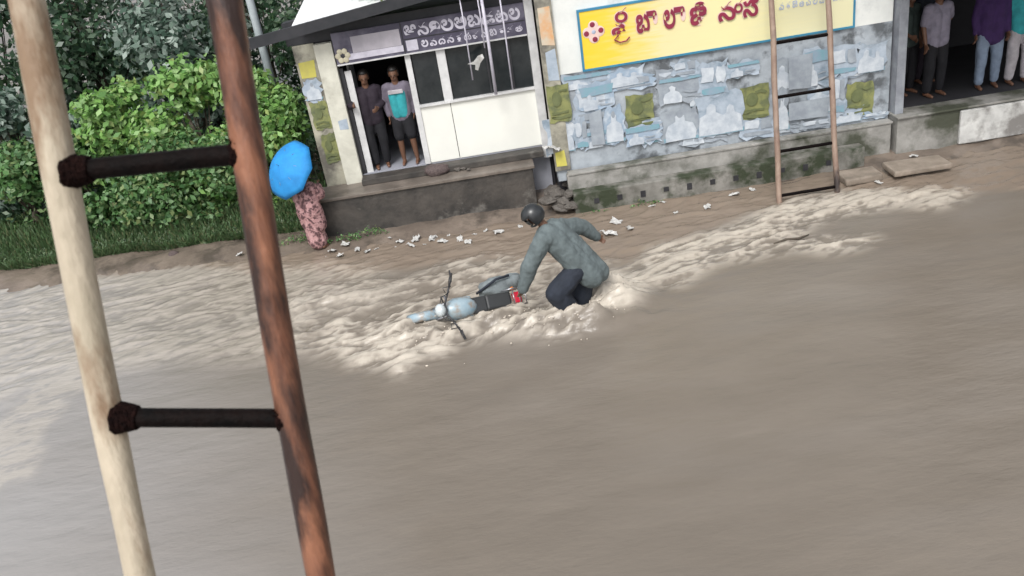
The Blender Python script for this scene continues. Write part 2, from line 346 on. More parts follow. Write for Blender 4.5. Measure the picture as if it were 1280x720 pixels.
mb_ = n.new('ShaderNodeMath'); mb_.operation = 'MULTIPLY_ADD'; L.new(sp.outputs[0], mb_.inputs[0]); mb_.inputs[1].default_value = 1.0
mc_ = n.new('ShaderNodeMath'); mc_.operation = 'MULTIPLY'; L.new(ma.outputs[0], mc_.inputs[0]); L.new(sp.outputs[0], mc_.inputs[1]); L.new(mc_.outputs[0], mb_.inputs[2]); mb_.use_clamp = True
base = mixc(mb_.outputs[0], base, (.52, .47, .40))
L.new(base, b.inputs['Base Color'])
ro = n.new('ShaderNodeMath'); ro.operation = 'MULTIPLY_ADD'; L.new(sp.outputs[0], ro.inputs[0]); ro.inputs[1].default_value = .08; ro.inputs[2].default_value = .12; L.new(ro.outputs[0], b.inputs['Roughness'])
b.inputs['IOR'].default_value = 1.33
nb = n.new('ShaderNodeTexNoise'); nb.inputs['Scale'].default_value = 1.5; nb.inputs['Detail'].default_value = 6; L.new(mp.outputs[0], nb.inputs['Vector'])
bp = n.new('ShaderNodeBump'); bp.inputs['Strength'].default_value = .30; bp.inputs['Distance'].default_value = .07; L.new(nb.outputs['Fac'], bp.inputs['Height'])
nb2 = n.new('ShaderNodeTexNoise'); nb2.inputs['Scale'].default_value = 7; nb2.inputs['Detail'].default_value = 7; nb2.inputs['Roughness'].default_value = .65; L.new(mp.outputs[0], nb2.inputs['Vector'])
bp2 = n.new('ShaderNodeBump'); bp2.inputs['Distance'].default_value = .06; L.new(nb2.outputs['Fac'], bp2.inputs['Height']); bp2.inputs['Strength'].default_value = .16; L.new(bp.outputs[0], bp2.inputs['Normal']); L.new(bp2.outputs[0], b.inputs['Normal'])
wo, X, Y, Z = grid_mesh('water', wx, wy, water_z, [wm]); tag(wo, kind='structure')
ca = wo.data.color_attributes.new('flow', 'FLOAT_COLOR', 'POINT')
arr = np.stack([store['foam'], store['brown'], store['grey'], np.ones_like(X)], -1).reshape(-1).astype(np.float32); ca.data.foreach_set('color', arr)
wz = lambda x, y: float(Z[np.abs(wy-y).argmin(), np.abs(wx-x).argmin()])
gz = lambda x, y: float(ground_z(np.array([[x]], float), np.array([[y]], float))[0, 0])

# ------------------------------------------------------------------ glyphs (for the painted shop signs)
def glyph(txt, box, y, th=.004, offset=0., shear=0.):
    """writing fitted into the rectangle box=(x0,x1,z0,z1) on the plane Y=y, facing -Y"""
    c = bpy.data.curves.new('glyph', 'FONT'); c.body = txt; c.size = 1; c.offset = offset; c.resolution_u = 4
    o = bpy.data.objects.new('glyph', c); COL.objects.link(o); bpy.context.view_layer.update()
    me = o.evaluated_get(bpy.context.evaluated_depsgraph_get()).to_mesh()
    vs = [v.co.copy() for v in me.vertices]; fs = [tuple(p.vertices) for p in me.polygons]
    o.evaluated_get(bpy.context.evaluated_depsgraph_get()).to_mesh_clear(); bpy.data.objects.remove(o); bpy.data.curves.remove(c)
    if not vs: return [], []
    a = min(v.x for v in vs); b_ = max(v.x for v in vs); c0 = min(v.y for v in vs); c1 = max(v.y for v in vs)
    x0, x1, z0, z1 = box; out = []
    for v in vs:
        fx = (v.x-a)/(b_-a+1e-9); fz = (v.y-c0)/(c1-c0+1e-9)
        out.append((x0+fx*(x1-x0)+shear*fz*(z1-z0), y-th, z0+fz*(z1-z0)))
    return out, fs

# ------------------------------------------------------------------ shop (left) with its platform
WY = 15.1                                         # face of the long wall
def part(parent, name, m, *boxes, bev=0, sm=False):
    q = MB()
    for bx in boxes: q.box(bx[0], bx[1], bev)
    return q.build(name, m, parent)
sh = thing('shop', (-.9, 17, .1), 'small open-fronted shop with white counter panels, cream corner pillar and pale tin roof', 'shop')
FY = 15.9
part(sh, 'floor', 'interior_floor', ((-3.0, FY-.02, .1), (1.1, 19.0, .985)))
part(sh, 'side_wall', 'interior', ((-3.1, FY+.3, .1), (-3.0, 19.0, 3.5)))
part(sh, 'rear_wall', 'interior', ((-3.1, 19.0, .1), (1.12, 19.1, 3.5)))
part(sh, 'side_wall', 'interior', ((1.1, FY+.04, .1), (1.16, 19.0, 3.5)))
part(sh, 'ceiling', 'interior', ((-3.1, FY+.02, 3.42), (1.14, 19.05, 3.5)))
part(sh, 'partition', 'white_frame', ((-2.34, FY+.5, .985), (-2.30, 17.1, 2.9)))
part(sh, 'back_curtain', mat('dim_curtain', (.16, .16, .20), (.10, .10, .13), .8, 3), ((-1.9, 18.0, .985), (-1.0, 18.04, 2.0)))
pl = part(sh, 'pillar', 'pillar', ((-2.74, FY-.12, .7), (-2.42, FY+.3, 3.46)), bev=.015)
ww = part(sh, 'front_wall', 'oldwall', ((-3.12, FY-.03, .6), (-2.742, FY+.3, 3.48)))
df = MB(); df.box((-2.418, FY-.02, .985), (-2.34, FY+.1, 2.97)).build('door_frame', 'dark_metal', sh)
MB().box((-2.33, FY+.02, .985), (-2.21, FY+.06, 2.9)).build('door_panel', 'white_frame', sh)
MB().box((-1.22, FY-.05, .985), (-1.12, FY+.05, 3.03)).build('door_post', 'white_frame', sh)
MB().box((-.66, FY-.05, 2.06), (-.50, FY+.05, 3.04)).build('window_post', 'white_frame', sh)
c = MB(); c.box((-1.118, FY-.03, .99), (-.57, FY+.03, 2.06), .008); c.build('counter_panel', 'white_panel', sh)
c = MB(); c.box((-.56, FY-.03, .99), (1.02, FY+.03, 2.06), .008); c.build('counter_panel', 'white_panel', sh)
MB().box((-1.118, FY-.08, 2.062), (1.02, FY+.09, 2.10)).build('counter_top', 'white_frame', sh)
wn = MB(); wn.box((-1.1, FY+.0, 2.104), (-.67, FY+.02, 3.03)); wn.build('window', 'darkglass', sh)
wn = MB(); wn.box((-.49, FY+.0, 2.104), (1.04, FY+.02, 3.06)); wo2 = wn.build('window', 'darkglass', sh)
for x in (.2, .62): MB().box((x, FY-.025, 2.106), (x+.03, FY-.005, 3.05)).build('mullion', 'dark_metal', wo2)
MB().box((.99, FY-.14, .76), (1.14, FY+.1, 3.72), .012).build('corner_post', 'white_frame', sh)
# beam and roof
MB().box((-3.2, FY-.02, 3.49), (1.14, FY+.25, 3.75)).build('beam', 'eave', sh)
rf = MB()
def roof_z(y, x=0): return 3.80+(y-15.5)*.085+max(0, x+3.75)*.105
nx = 90; xs = [-2.95+4.2*i/nx for i in range(nx+1)]; ys = [15.45, 19.4]
vs = []; 
for yy in ys:
    for i, x in enumerate(xs): vs.append((x, yy, roof_z(yy, x)+.006*cos(i*pi/1.5)))
k = nx+1; fs = [(i, i+1, k+i+1, k+i) for i in range(nx)]
b0 = len(vs); vs += [(x, y, z-.012) for x, y, z in vs]; fs += [(b0+k+i, b0+k+i+1, b0+i+1, b0+i) for i in range(nx)]
rf.add(vs, fs).build('roof', 'tin', sh)
q = MB(); q.box((-3.75, 15.36, 3.62), (1.14, 15.44, 3.80)); q.v = [(x, y, z+(x+3.75)*.105) for x, y, z in q.v]; q.build('fascia', 'eave', sh)
q = MB(); q.box((-3.2, FY-.04, 3.62), (1.14, FY+.2, 3.80)); q.v = [(x, y, z+(x+3.75)*.105+.02) for x, y, z in q.v]; q.build('fascia', 'eave', sh)
for x in (-3.3, -2.0, -.7, .6): MB().box((x, 15.45, 3.62+(x+3.75)*.105), (x+.07, FY-.045, 3.72+(x+3.75)*.105)).build('rafter', 'eave', sh)

# sign over the shop
sg = thing('shop_sign', (-.65, FY-.12, 3.1), 'dark violet sign board with pale lettering and a cream emblem above the shop front', 'sign')
MB().box((-2.40, FY-.10, 3.05), (.985, FY-.05, 3.60)).build('board', 'signdark', sg)
MB().box((-2.08, FY-.112, 3.22), (-1.22, FY-.102, 3.50)).build('pale_panel', 'signpale', sg)
MB().box((-2.22, FY-.112, 3.11), (-1.20, FY-.102, 3.215)).build('pale_strip', 'signwhite', sg)
MB().box((-2.40, FY-.115, 3.035), (.985, FY-.09, 3.06)).build('lower_trim', 'white_frame', sg)
MB().box((-1.19, FY-.115, 3.06), (-1.175, FY-.102, 3.6)).build('divider', 'dark_metal', sg)
fl = MB()
for i in range(6): a = i*pi/3; fl.ell((-2.27+.085*cos(a), FY-.115, 3.20+.085*sin(a)), (.052, .012, .052), nu=10, nv=6)
fl.build('emblem', 'cream_logo', sg, smooth=True)
MB().ell((-2.27, FY-.125, 3.20), (.03, .01, .03)).build('emblem_centre', 'dark_metal', sg)
tx = MB(); x = -1.14
for ch, wd in zip("ఆనిలఅబడటలం", (.22, .2, .19, .22, .22, .22, .24, .22, .2)):
    v_, f_ = glyph(ch, (x, x+wd, 3.33, 3.54), FY-.10, .006, .025); tx.add(v_, f_); x += wd+.015
tx.build('lettering', 'signwhite', sg)
tx = MB(); MBb = MB().box((-1.14, FY-.112, 3.10), (-.94, FY-.102, 3.28)).build('square_mark', 'signwhite', sg)
x = -.88
for ch in "లవదనగయచమబరకత":
    v_, f_ = glyph(ch, (x, x+.125, 3.12, 3.25), FY-.10, .006, .03); tx.add(v_, f_); x += .152
tx.build('lettering', 'signwhite', sg)
MB().box((-1.16, FY-.108, 3.295), (.97, FY-.102, 3.31)).build('rule', 'dark_metal', sg)

# platform in front of the shop
pf = thing('platform', (-1.2, 15.5, 0), 'long dark stained concrete platform with muddy top in front of the shop', 'platform')
q = MB(); nxp = 60
def pz(x): return .85
for i in range(nxp):
    pass
MB().box((-3.42, 15.2, -.3), (.72, FY-.14, .80), .02).build('front_face', 'platform', pf)
MB().box((-3.44, 15.16, .803), (.76, FY-.04, .862), .012).build('top_slab', 'platform_top', pf)
MB().box((-2.42, FY-.36, .864), (.98, FY-.052, .975), .012).build('step', 'platform', pf)
MB().box((-3.4, FY-.12, .3), (-2.75, FY-.04, .86)).build('end_block', 'oldwall', pf)

# ------------------------------------------------------------------ long poster wall building
wb = thing('long_wall', (4.2, 15.3, 0), 'long building wall white above and covered with torn blue and olive posters below', 'wall')
def wall_prof(x0, x1, z0, z1, name, m, y=WY, th=.25): return MB().box((x0, y, z0), (x1, y+th, z1)).build(name, m, wb)
wall_prof(1.16, 7.22, 2.42, 4.5, 'upper_wall', 'plaster')
wall_prof(1.16, 7.22, .5, 2.418, 'lower_wall', 'wallbase', WY-.004)
wall_prof(1.12, 1.40, .72, 4.2, 'corner_pilaster', 'oldwall', WY-.06, .05)
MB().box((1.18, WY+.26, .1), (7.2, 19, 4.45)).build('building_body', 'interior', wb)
MB().box((1.1, WY-.1, 4.5), (11.2, 19.2, 4.62)).build('roof_slab', 'plinth', wb)
# plinth steps
MB().box((1.30, 14.86, .1), (7.18, WY-.06, .66), .015).build('plinth', 'plinth', wb)
ft = MB(); ft.box((1.35, 14.60, -.2), (6.6, 14.858, .40), .02); kb = ft.build('kerb', 'plinth_low', wb)
for x in np.arange(1.7, 6.2, .42):
    MB().box((x, 14.588, .16+.02*sin(x*9)), (x+.09, 14.601, .26)).build('weep_hole', 'dark_metal', kb)
MB().box((1.32, 14.84, .662), (7.2, WY-.05, .70), .01).build('ledge', 'plinth', wb)

# posters: each one a sheet with its own print
def poster(kind, x0, x1, z0, z1, y, seed, parent=wb):
    rn = random.Random(seed); q = MB(); n_ = 6
    dz = rn.uniform(-.03, .03); vs = []; fs = []
    for j in range(n_+1):
        for i in range(n_+1):
            fx, fz = i/n_, j/n_; x = x0+(x1-x0)*fx; z = z0+(z1-z0)*fz+dz*fx
            if i in (0, n_): x += rn.uniform(-.05, .05)*(1 if kind != 'olive' else .4)
            if j in (0, n_): z += rn.uniform(-.055, .055)*(1 if kind != 'olive' else .4)
            vs.append((x, y-.004-.012*rn.random()*(j in (0, n_)), z))
    fs = [(j*(n_+1)+i, j*(n_+1)+i+1, (j+1)*(n_+1)+i+1, (j+1)*(n_+1)+i) for j in range(n_) for i in range(n_)]
    q.cur = 0; q.add(vs, fs); W = x1-x0; Hh = z1-z0; y2 = y-.022
    def rect(a, b_, c_, d_, m):
        q.cur = m; j = lambda: rn.uniform(-.05, .05)
        mid = (a+b_)/2; pt = [(a, c_), (mid, c_), (b_, c_), (b_, (c_+d_)/2), (b_, d_), (mid, d_), (a, d_), (a, (c_+d_)/2)]
        q.add([(x0+W*min(max(px+j(), .01), .99), y2, z0+Hh*min(max(pz_+j()*.8, .01), .99)) for px, pz_ in pt], [tuple(range(8))])
    def oval(cx, cz, rx, rz, m, e=.001):
        q.cur = m; k = 12; q.add([(x0+W*(cx+rx*cos(2*pi*i/k)), y2-e, z0+Hh*(cz+rz*sin(2*pi*i/k))) for i in range(k)], [tuple(range(k))])
    if kind == 'olive':
        rect(.08, .92, .08, .16, 1); rect(.12, .88, .24, .30, 1); oval(.4, .62, .22, .2, 1); rect(.55, .9, .78, .86, 1)
        return q.build('poster', ['olive', 'olive_dark'], parent)
    mats = [rn.choice(['p_pale', 'p_pale', 'p_blue', 'p_grey']), 'p_white', 'p_teal', 'p_grey']
    def bust(cx, w_, h_, m, e):          # a printed head-and-shoulders shape with an uneven outline
        q.cur = m; pts = [(-.5, 0), (-.52, .3), (-.42, .58), (-.16, .70), (-.15, .9), (0, 1.0), (.15, .9), (.16, .70), (.42, .58), (.52, .3), (.5, 0)]
        q.add([(x0+W*(cx+px*w_+rn.uniform(-.02, .02)), y2-e, z0+Hh*(.03+pz_*h_+rn.uniform(-.015, .015))) for px, pz_ in pts], [tuple(range(len(pts)))])
    if kind == 'man': bust(.5, .8, .82, 1, .001); oval(.5, .80, .09, .10, 3, .0022); rect(0.02, .98, .0, .13, 2)
    elif kind == 'band':
        rect(.04, .96, .66+rn.uniform(-.1, .1), .92, 2); bust(.3, .4, .6, 1, .001); rect(.55, .93, .15, .22, 3); rect(.55, .85, .32, .38, 3)
    elif kind == 'two':
        bust(.3, .55, .78, 1, .001); bust(.7, .5, .70, 1, .0015); rect(.02, .98, .02, .14, 2)
    else:
        rect(.08, .5, .45, .9, 1); rect(.1, .9, .08, .25, rn.choice([2, 3])); rect(.6, .9, .4, .9, rn.choice([1, 3]))
    return q.build('poster', mats, parent)
for (u0, v0, u1, v1, sd_) in [(780, 114, 820, 157, 1), (925, 97, 965, 146, 2), (1058, 92, 1102, 140, 3)]:
    a = at_y(u0, v0, WY-.02); b_ = at_y(u1, v1, WY-.02); poster('olive', a.x, a.x+.5, b_.z, b_.z+.62, WY-.02, sd_)
a = at_y(672, 108, WY-.07); poster('olive', 1.14, 1.52, a.z-.68, a.z-.02, WY-.07, 4)
poster('olive', -3.06, -2.76, 1.94, 2.45, FY-.035, 5, sh); poster('olive', -3.02, -2.745, 1.30, 1.84, FY-.035, 6, sh)
q = poster('man', -3.10, -2.78, 2.5, 2.85, FY-.035, 7, sh)
def colsheet(x0, x1, z0, z1, y, m, parent, nm='poster'):
    rn = random.Random(int(x0*100)); q = MB(); vs = [(x0, y, z0+rn.uniform(0, .04)), (x1, y, z0), (x1+rn.uniform(-.03, .03), y, z1), (x0, y, z1-rn.uniform(0, .05))]
    return q.add(vs, [(0, 1, 2, 3)]).build(nm, m, parent)
colsheet(-3.08, -2.82, 2.9, 3.2, FY-.036, 'p_yellow', sh); colsheet(-2.62, -2.46, 1.9, 2.1, FY-.124, 'p_pale', sh)
colsheet(1.16, 1.38, 2.95, 3.6, WY-.066, 'p_orange', wb); colsheet(1.15, 1.34, .8, 1.1, WY-.066, 'p_yellow', wb); colsheet(1.2, 1.39, 2.35, 2.9, WY-.066, 'p_pale', wb)
specs = [(700,95,760,112,'band'),(716,112,756,150,'torn'),(690,140,720,170,'two'),(820,90,860,110,'torn'),(860,100,900,130,'two'),(890,118,925,150,'band'),(800,150,850,180,'torn'),(845,150,905,182,'band'),(965,75,1000,110,'two'),(970,140,1000,170,'band'),(1010,100,1050,140,'two'),(1050,70,1100,95,'band'),(1030,140,1075,165,'two'),(1080,142,1108,160,'torn'),(760,88,800,108,'two'),(730,165,770,185,'band'),(722,108,762,137,'band'),(765,100,812,112,'torn'),(680,152,712,190,'two'),(716,150,732,185,'torn'),(752,136,776,176,'man'),(735,138,750,178,'dark'),
 (822,96,872,128,'band'),(826,138,868,176,'man'),(870,122,924,168,'two'),(872,82,905,118,'torn'),(908,80,945,96,'band'),(925,150,965,172,'torn'),(968,112,985,160,'man'),
 (985,70,1010,108,'dark'),(1005,62,1035,104,'band'),(985,128,1030,150,'dark'),(1038,60,1070,92,'torn'),(1072,56,1104,88,'two'),(1040,96,1056,140,'torn'),(840,78,868,94,'torn'),
 (780,160,822,182,'band'),(1000,152,1036,168,'torn')]
for i, (u0, v0, u1, v1, kd) in enumerate(specs):
    yy = WY-.0103-.00117*i; a = at_y(u0, v0, yy); b_ = at_y(u1, v1, yy); x0 = (a.x); x1 = a.x+(u1-u0)/64.
    z1 = min(a.z, 2.40); z0 = max(z1-(v1-v0)/62., .74)
    if kd == 'dark': colsheet(x0, x1, z0, z1, yy-.05, 'p_grey', wb)
    else: poster(kd, x0, x1, z0, z1, yy, 100+i)

# yellow sign board
ys_ = thing('sign_board', (4.15, WY-.04, 2.4), 'long yellow sign board with blue border and maroon lettering on the white wall', 'sign')
m = bpy.data.materials.new('yellow_fade_and_glare'); m.use_nodes = True; n = m.node_tree.nodes; L = m.node_tree.links
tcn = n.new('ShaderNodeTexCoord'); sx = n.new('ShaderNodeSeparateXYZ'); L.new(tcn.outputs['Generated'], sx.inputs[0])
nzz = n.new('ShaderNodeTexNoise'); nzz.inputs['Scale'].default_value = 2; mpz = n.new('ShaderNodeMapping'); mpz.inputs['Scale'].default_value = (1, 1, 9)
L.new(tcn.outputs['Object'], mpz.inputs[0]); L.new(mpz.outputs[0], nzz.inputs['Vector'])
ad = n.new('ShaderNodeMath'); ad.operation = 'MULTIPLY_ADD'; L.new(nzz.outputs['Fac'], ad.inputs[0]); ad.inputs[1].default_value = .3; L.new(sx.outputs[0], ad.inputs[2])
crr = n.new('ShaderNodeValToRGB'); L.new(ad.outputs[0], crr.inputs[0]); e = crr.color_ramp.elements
e[0].position = .12; e[0].color = (.80, .56, .03, 1); e[1].position = 1.0; e[1].color = (.68, .65, .42, 1); q_ = e.new(.26); q_.color = (.80, .58, .07, 1); q_ = e.new(.45); q_.color = (.78, .66, .36, 1); q_ = e.new(.7); q_.color = (.76, .70, .38, 1)  # yellow pales to cream rightward: fading and glare put into the colour
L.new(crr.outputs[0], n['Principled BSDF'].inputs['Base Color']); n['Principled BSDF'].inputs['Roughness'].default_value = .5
sx0, sx1, sz0, sz1 = 1.84, 6.50, 2.46, 3.42
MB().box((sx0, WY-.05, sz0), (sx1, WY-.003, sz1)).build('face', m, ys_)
bt = .035
fr = MB()
for A, B in [((sx0-bt, sz0-bt), (sx1+bt, sz0)), ((sx0-bt, sz1), (sx1+bt, sz1+bt)), ((sx0-bt, sz0), (sx0, sz1)), ((sx1, sz0), (sx1+bt, sz1))]:
    fr.box((A[0], WY-.062, A[1]), (B[0], WY-.004, B[1]))
fr.build('border', 'blue', ys_)
yl = WY-.052
# emblem: white four-petal cross with maroon petals
ec = at_y(742, 40, yl); e1 = MB()
for i in range(4):
    a = pi/2*i; e1.ell((ec.x+.10*cos(a), yl-.002, ec.z+.10*sin(a)), (.09, .004, .09), nu=14, nv=6)
e1 = e1.build('emblem', 'pinkglow', ys_, smooth=True)
for i in range(4):
    a = pi/2*i+.1; MB().ell((ec.x+.125*cos(a), yl-.008, ec.z+.125*sin(a)), (.045, .004, .045), nu=12, nv=6).build('petal', 'red', e1, smooth=True)
MB().ell((ec.x, yl-.008, ec.z), (.035, .004, .035), nu=12, nv=6).build('emblem_centre', 'paleblue', e1, smooth=True)
letters = [("శ", 764, 783, 46, 25), ("ర", 768, 784, 28, 10), ("బ", 795, 812, 41, 17), ("ా", 808, 821, 30, 13), ("ల", 829, 844, 36, 11), ("ా", 842, 856, 26, 8), ("జ", 862, 884, 31, 8), ("ీ", 868, 880, 12, 2),
           ("న", 897, 919, 26, 2), ("ర", 917, 928, 16, 0), ("స", 928, 947, 21, -4), ("ి", 938, 948, 4, -10)]
glow = MB(); ink = MB(); yy = yl
for i, (ch, u0, u1, vb, vt) in enumerate(letters):
    um = (u0+u1)/2; a = at_y(um, vb, yl); b_ = at_y(um, vt, yl); x0 = at_y(u0, (vb+vt)/2, yl).x; x1 = at_y(u1, (vb+vt)/2, yl).x
    z1 = min(b_.z, sz1-.02)
    if z1 < a.z+.05: continue
    v_, f_ = glyph(ch, (x0-.012, x1+.012, a.z-.012, z1+.01), yl, .006+.0008*i, .05); glow.add(v_, f_)
    v_, f_ = glyph(ch, (x0, x1, a.z, z1), yl, .018+.0008*i, .028); ink.add(v_, f_)
# the subscript hook under the first letter
p = [at_y(u, v, yl-.03) for u, v in [(773, 44), (768, 50), (775, 53), (783, 51), (787, 46)]]; ink.tube(p, .013, 6)
glow.build('letter_outline', 'pinkglow', ys_); ink.build('lettering', 'red', ys_)
tx = MB(); x = 5.22
for ch in "వదజతచలమకయన":
    v_, f_ = glyph(ch, (x, x+.085, 2.92+.0, 3.04), yl, .006, .02); tx.add(v_, f_)
    v_, f_ = glyph(ch, (x+.01, x+.095, 3.12, 3.26), yl, .006, .02); tx.add(v_, f_); x += .115
tx.build('small_lettering', 'paleblue', ys_)

# ------------------------------------------------------------------ open dark hall on the right
hl = thing('open_hall', (9.2, 16, 0), 'dark open-fronted hall with raised white edged floor to the right of the long wall', 'building')
PZ = .80
MB().box((7.24, 14.75, -.2), (12.5, 18.6, PZ-.04), .02).build('plinth', 'plinth', hl)
MB().box((7.22, 14.70, PZ-.038), (12.6, 18.6, PZ), .012).build('floor_slab', 'plinth', hl)
MB().box((8.35, 14.68, .12), (9.6, 14.748, PZ-.06), .02).build('whitewashed_face', mat('worn_whitewash', (.62, .62, .60), (.4, .4, .39), .8, 3, .3, c3=(.2, .19, .18), s3=2.2, t3=.54), hl)
MB().box((7.25, 14.9, PZ+.002), (7.40, 15.3, 4.5)).build('side_post', 'grey_post', hl)
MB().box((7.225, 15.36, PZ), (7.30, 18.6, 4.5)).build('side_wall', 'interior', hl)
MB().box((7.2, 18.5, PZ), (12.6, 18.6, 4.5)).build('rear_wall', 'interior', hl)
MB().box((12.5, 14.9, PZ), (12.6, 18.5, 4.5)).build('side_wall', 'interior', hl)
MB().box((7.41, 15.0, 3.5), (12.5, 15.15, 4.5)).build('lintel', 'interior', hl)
MB().box((7.0, 12.9, 3.60), (12.7, 14.99, 3.72)).build('canopy', 'plinth', hl)  # slab added out of view to shade the hall interior
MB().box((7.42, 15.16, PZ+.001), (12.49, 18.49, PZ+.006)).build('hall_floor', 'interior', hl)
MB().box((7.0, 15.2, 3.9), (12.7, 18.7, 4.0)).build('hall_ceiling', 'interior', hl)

# ------------------------------------------------------------------ people
def figure(name, root, rz, label, J, top, bottom, scale=1., shirt_len=.0, sleeves='long', legs='long', hair=True, group=None, extra=None, front=None, helmet=False, shoes='skin', bulk=0.):
    """one continuous body with clothes and hair as children. J overrides joints (figure space: faces -Y, X to its left side)"""
    t = thing(name, root, label, 'person', group, rz); t.scale = (scale,)*3
    D = dict(pel=(0, 0, .93), chest=(0, 0, 1.28), neck=(0, .0, 1.45), head=(0, -.02, 1.60), fwd=(0, -1, 0),
             sL=(.18, 0, 1.39), sR=(-.18, 0, 1.39), eL=(.23, .02, 1.12), eR=(-.23, .02, 1.12), wL=(.24, -.06, .88), wR=(-.24, -.06, .88),
             hL=(.095, 0, .90), hR=(-.095, 0, .90), kL=(.11, -.03, .50), kR=(-.11, -.03, .50), aL=(.12, 0, .09), aR=(-.12, 0, .09))
    D.update(J); D = {k_: Vector(v) for k_, v in D.items()}
    fw = D['fwd'].normalized(); up = (D['head']-D['neck']).normalized(); side = fw.cross(up).normalized(); fw = up.cross(side).normalized()*1
    if fw.dot(D['fwd']) < 0: fw = -fw
    b = MB()
    sv = (D['sL']-D['sR']).normalized(); spine = (D['neck']-D['pel']).normalized()
    for s_ in (-1, 1):
        b.blob(D['pel']+sv*.07*s_, .105, D['chest']+sv*.075*s_, .105)
        b.blob(D['chest']+sv*.06*s_, .10, D['neck']-spine*.10+sv*.08*s_, .085)
    b.blob(D['neck']-spine*.06, .062, D['head']-up*.06, .056)
    rot = Matrix((side, -fw, up)).transposed()
    hc = D['head']; b.ell(hc+up*.03, (.078, .095, .105), rot, 16, 12); b.ell(hc-up*.05+fw*.03, (.056, .06, .06), rot)
    b.ell(hc+fw*.10-up*.005, (.015, .02, .028), rot, 8, 6)                              # nose
    b.ell(hc+fw*.085-up*.052, (.026, .012, .011), rot, 8, 6)                            # mouth
    for s_ in (-1, 1): b.ell(hc+side*.082*s_, (.012, .022, .034), rot, 8, 6)            # ears
    for q in 'LR':
        b.blob(D['s'+q]-sv*(.03 if q == 'L' else -.03), .062, D['s'+q], .056); b.blob(D['s'+q], .052, D['e'+q], .040); b.blob(D['e'+q], .041, D['w'+q], .027)
        b.blob(D['h'+q], .088, D['k'+q], .056); b.blob(D['k'+q], .056, D['k'+q].lerp(D['a'+q], .35), .055); b.blob(D['k'+q].lerp(D['a'+q], .35), .055, D['a'+q], .036)
        ft_ = Vector((fw.x, fw.y, 0)).normalized() if abs(fw.z) < .95 else Vector((0, -1, 0))
        b.blob(D['a'+q]-Vector((0, 0, .045))-ft_*.03, .038, D['a'+q]-Vector((0, 0, .062))+ft_*.14, .026)
        # hand: palm, four fingers, thumb
        hd = (D['w'+q]-D['e'+q]).normalized(); 
        pn = hd.cross(Vector((0, 0, 1))) if abs(hd.z) < .9 else hd.cross(fw); pn = pn.normalized(); ax = hd.cross(pn).normalized()
        ins_ = -1 if q == 'L' else 1
        palm0 = D['w'+q]; curl = -hd.cross(ax) 
        for j in range(4):
            o_ = ax*(.0195*(j-1.5)); Lf = (.062, .075, .078, .066)[j]
            k0 = palm0+hd*.085+o_; k1 = k0+hd*Lf*.5+curl*.012; k2 = k1+hd*Lf*.38+curl*.026
            b.blob(palm0+hd*.01+o_*.6, .015, k0, .0115, 8); b.blob(k0, .0095, k1, .0085, 8); b.blob(k1, .0085, k2, .0075, 8)
        t0 = palm0+hd*.03-ax*.028; b.blob(t0, .013, t0+hd*.035-ax*.026, .0105, 8); b.blob(t0+hd*.035-ax*.026, .0105, t0+hd*.065-ax*.030, .008, 8)
    def remesh(mb, nm, mt, vox, wr=0.):
        o = mb.build(nm, mt, t, world=False); r = o.modifiers.new('r', 'REMESH'); r.mode = 'VOXEL'; r.voxel_size = vox
        s2 = o.modifiers.new('s', 'SMOOTH'); s2.factor = .6; s2.iterations = 3 if wr else 2
        dg = bpy.context.evaluated_depsgraph_get(); me = bpy.data.meshes.new_from_object(o.evaluated_get(dg)); o.modifiers.clear(); old = o.data; o.data = me; bpy.data.meshes.remove(old)
        if wr:
            for v in me.vertices:
                c_ = v.co; d_ = mn.noise(Vector((c_.x*9, c_.y*9, c_.z*5)))*wr+mn.noise(c_*22)*wr*.4; v.co = c_+v.normal*d_
        me.polygons.foreach_set('use_smooth', [True]*len(me.polygons)); return o
    bo = remesh(b, 'body', 'skin', .0092)
    # upper garment
    if top:
        c = MB(); g = .018+bulk
        hem = D['pel']-spine*(.06+shirt_len)
        for s_ in (-1, 1):
            c.blob(hem+sv*.075*s_, .112+g, D['chest']+sv*.08*s_, .110+g); c.blob(D['chest']+sv*.065*s_, .106+g, D['neck']-spine*.09+sv*.085*s_, .082+g)
        c.blob(D['neck']-spine*.07, .085, D['neck']-spine*.01, .066)
        for q in 'LR':
            fr_ = .97 if sleeves == 'long' else .55
            c.blob(D['s'+q]-sv*(.03 if q == 'L' else -.03), .07+g, D['s'+q], .06+g); c.blob(D['s'+q], .055+g, D['e'+q] if sleeves == 'long' else D['s'+q].lerp(D['e'+q], .8), .045+g)
            if sleeves == 'long': c.blob(D['e'+q], .045+g, D['e'+q].lerp(D['w'+q], .95), .030+g*.7)
        remesh(c, 'shirt', top, .016, .012+bulk*.08)
    if front:
        c = MB()
        for s_ in (-1, 1): c.blob(D['pel']+sv*.06*s_+fw*.052, .095, D['chest']+sv*.07*s_+fw*.058, .095)
        remesh(c, 'shirt_front', front, .016, .006)
    if bottom:
        c = MB(); g = .02+bulk*1.3
        for s_ in (-1, 1): c.blob(D['pel']+sv*.065*s_-spine*.02, .112+g*.5, D['pel']+sv*.065*s_+spine*.05, .108)
        for q in 'LR':
            if legs == 'long':
                c.blob(D['h'+q], .10+g*.5, D['k'+q], .066+g); c.blob(D['k'+q], .066+g, D['k'+q].lerp(D['a'+q], .93), .048+g)
            else: c.blob(D['h'+q], .10+g, D['h'+q].lerp(D['k'+q], .92), .078+g)
            if legs == 'skirt': c.blob(D['pel'], .15, D['aL'].lerp(D['aR'], .5)+Vector((0, 0, .08)), .19)
        remesh(c, 'trousers' if legs == 'long' else ('skirt' if legs == 'skirt' else 'shorts'), bottom, .016, .012)
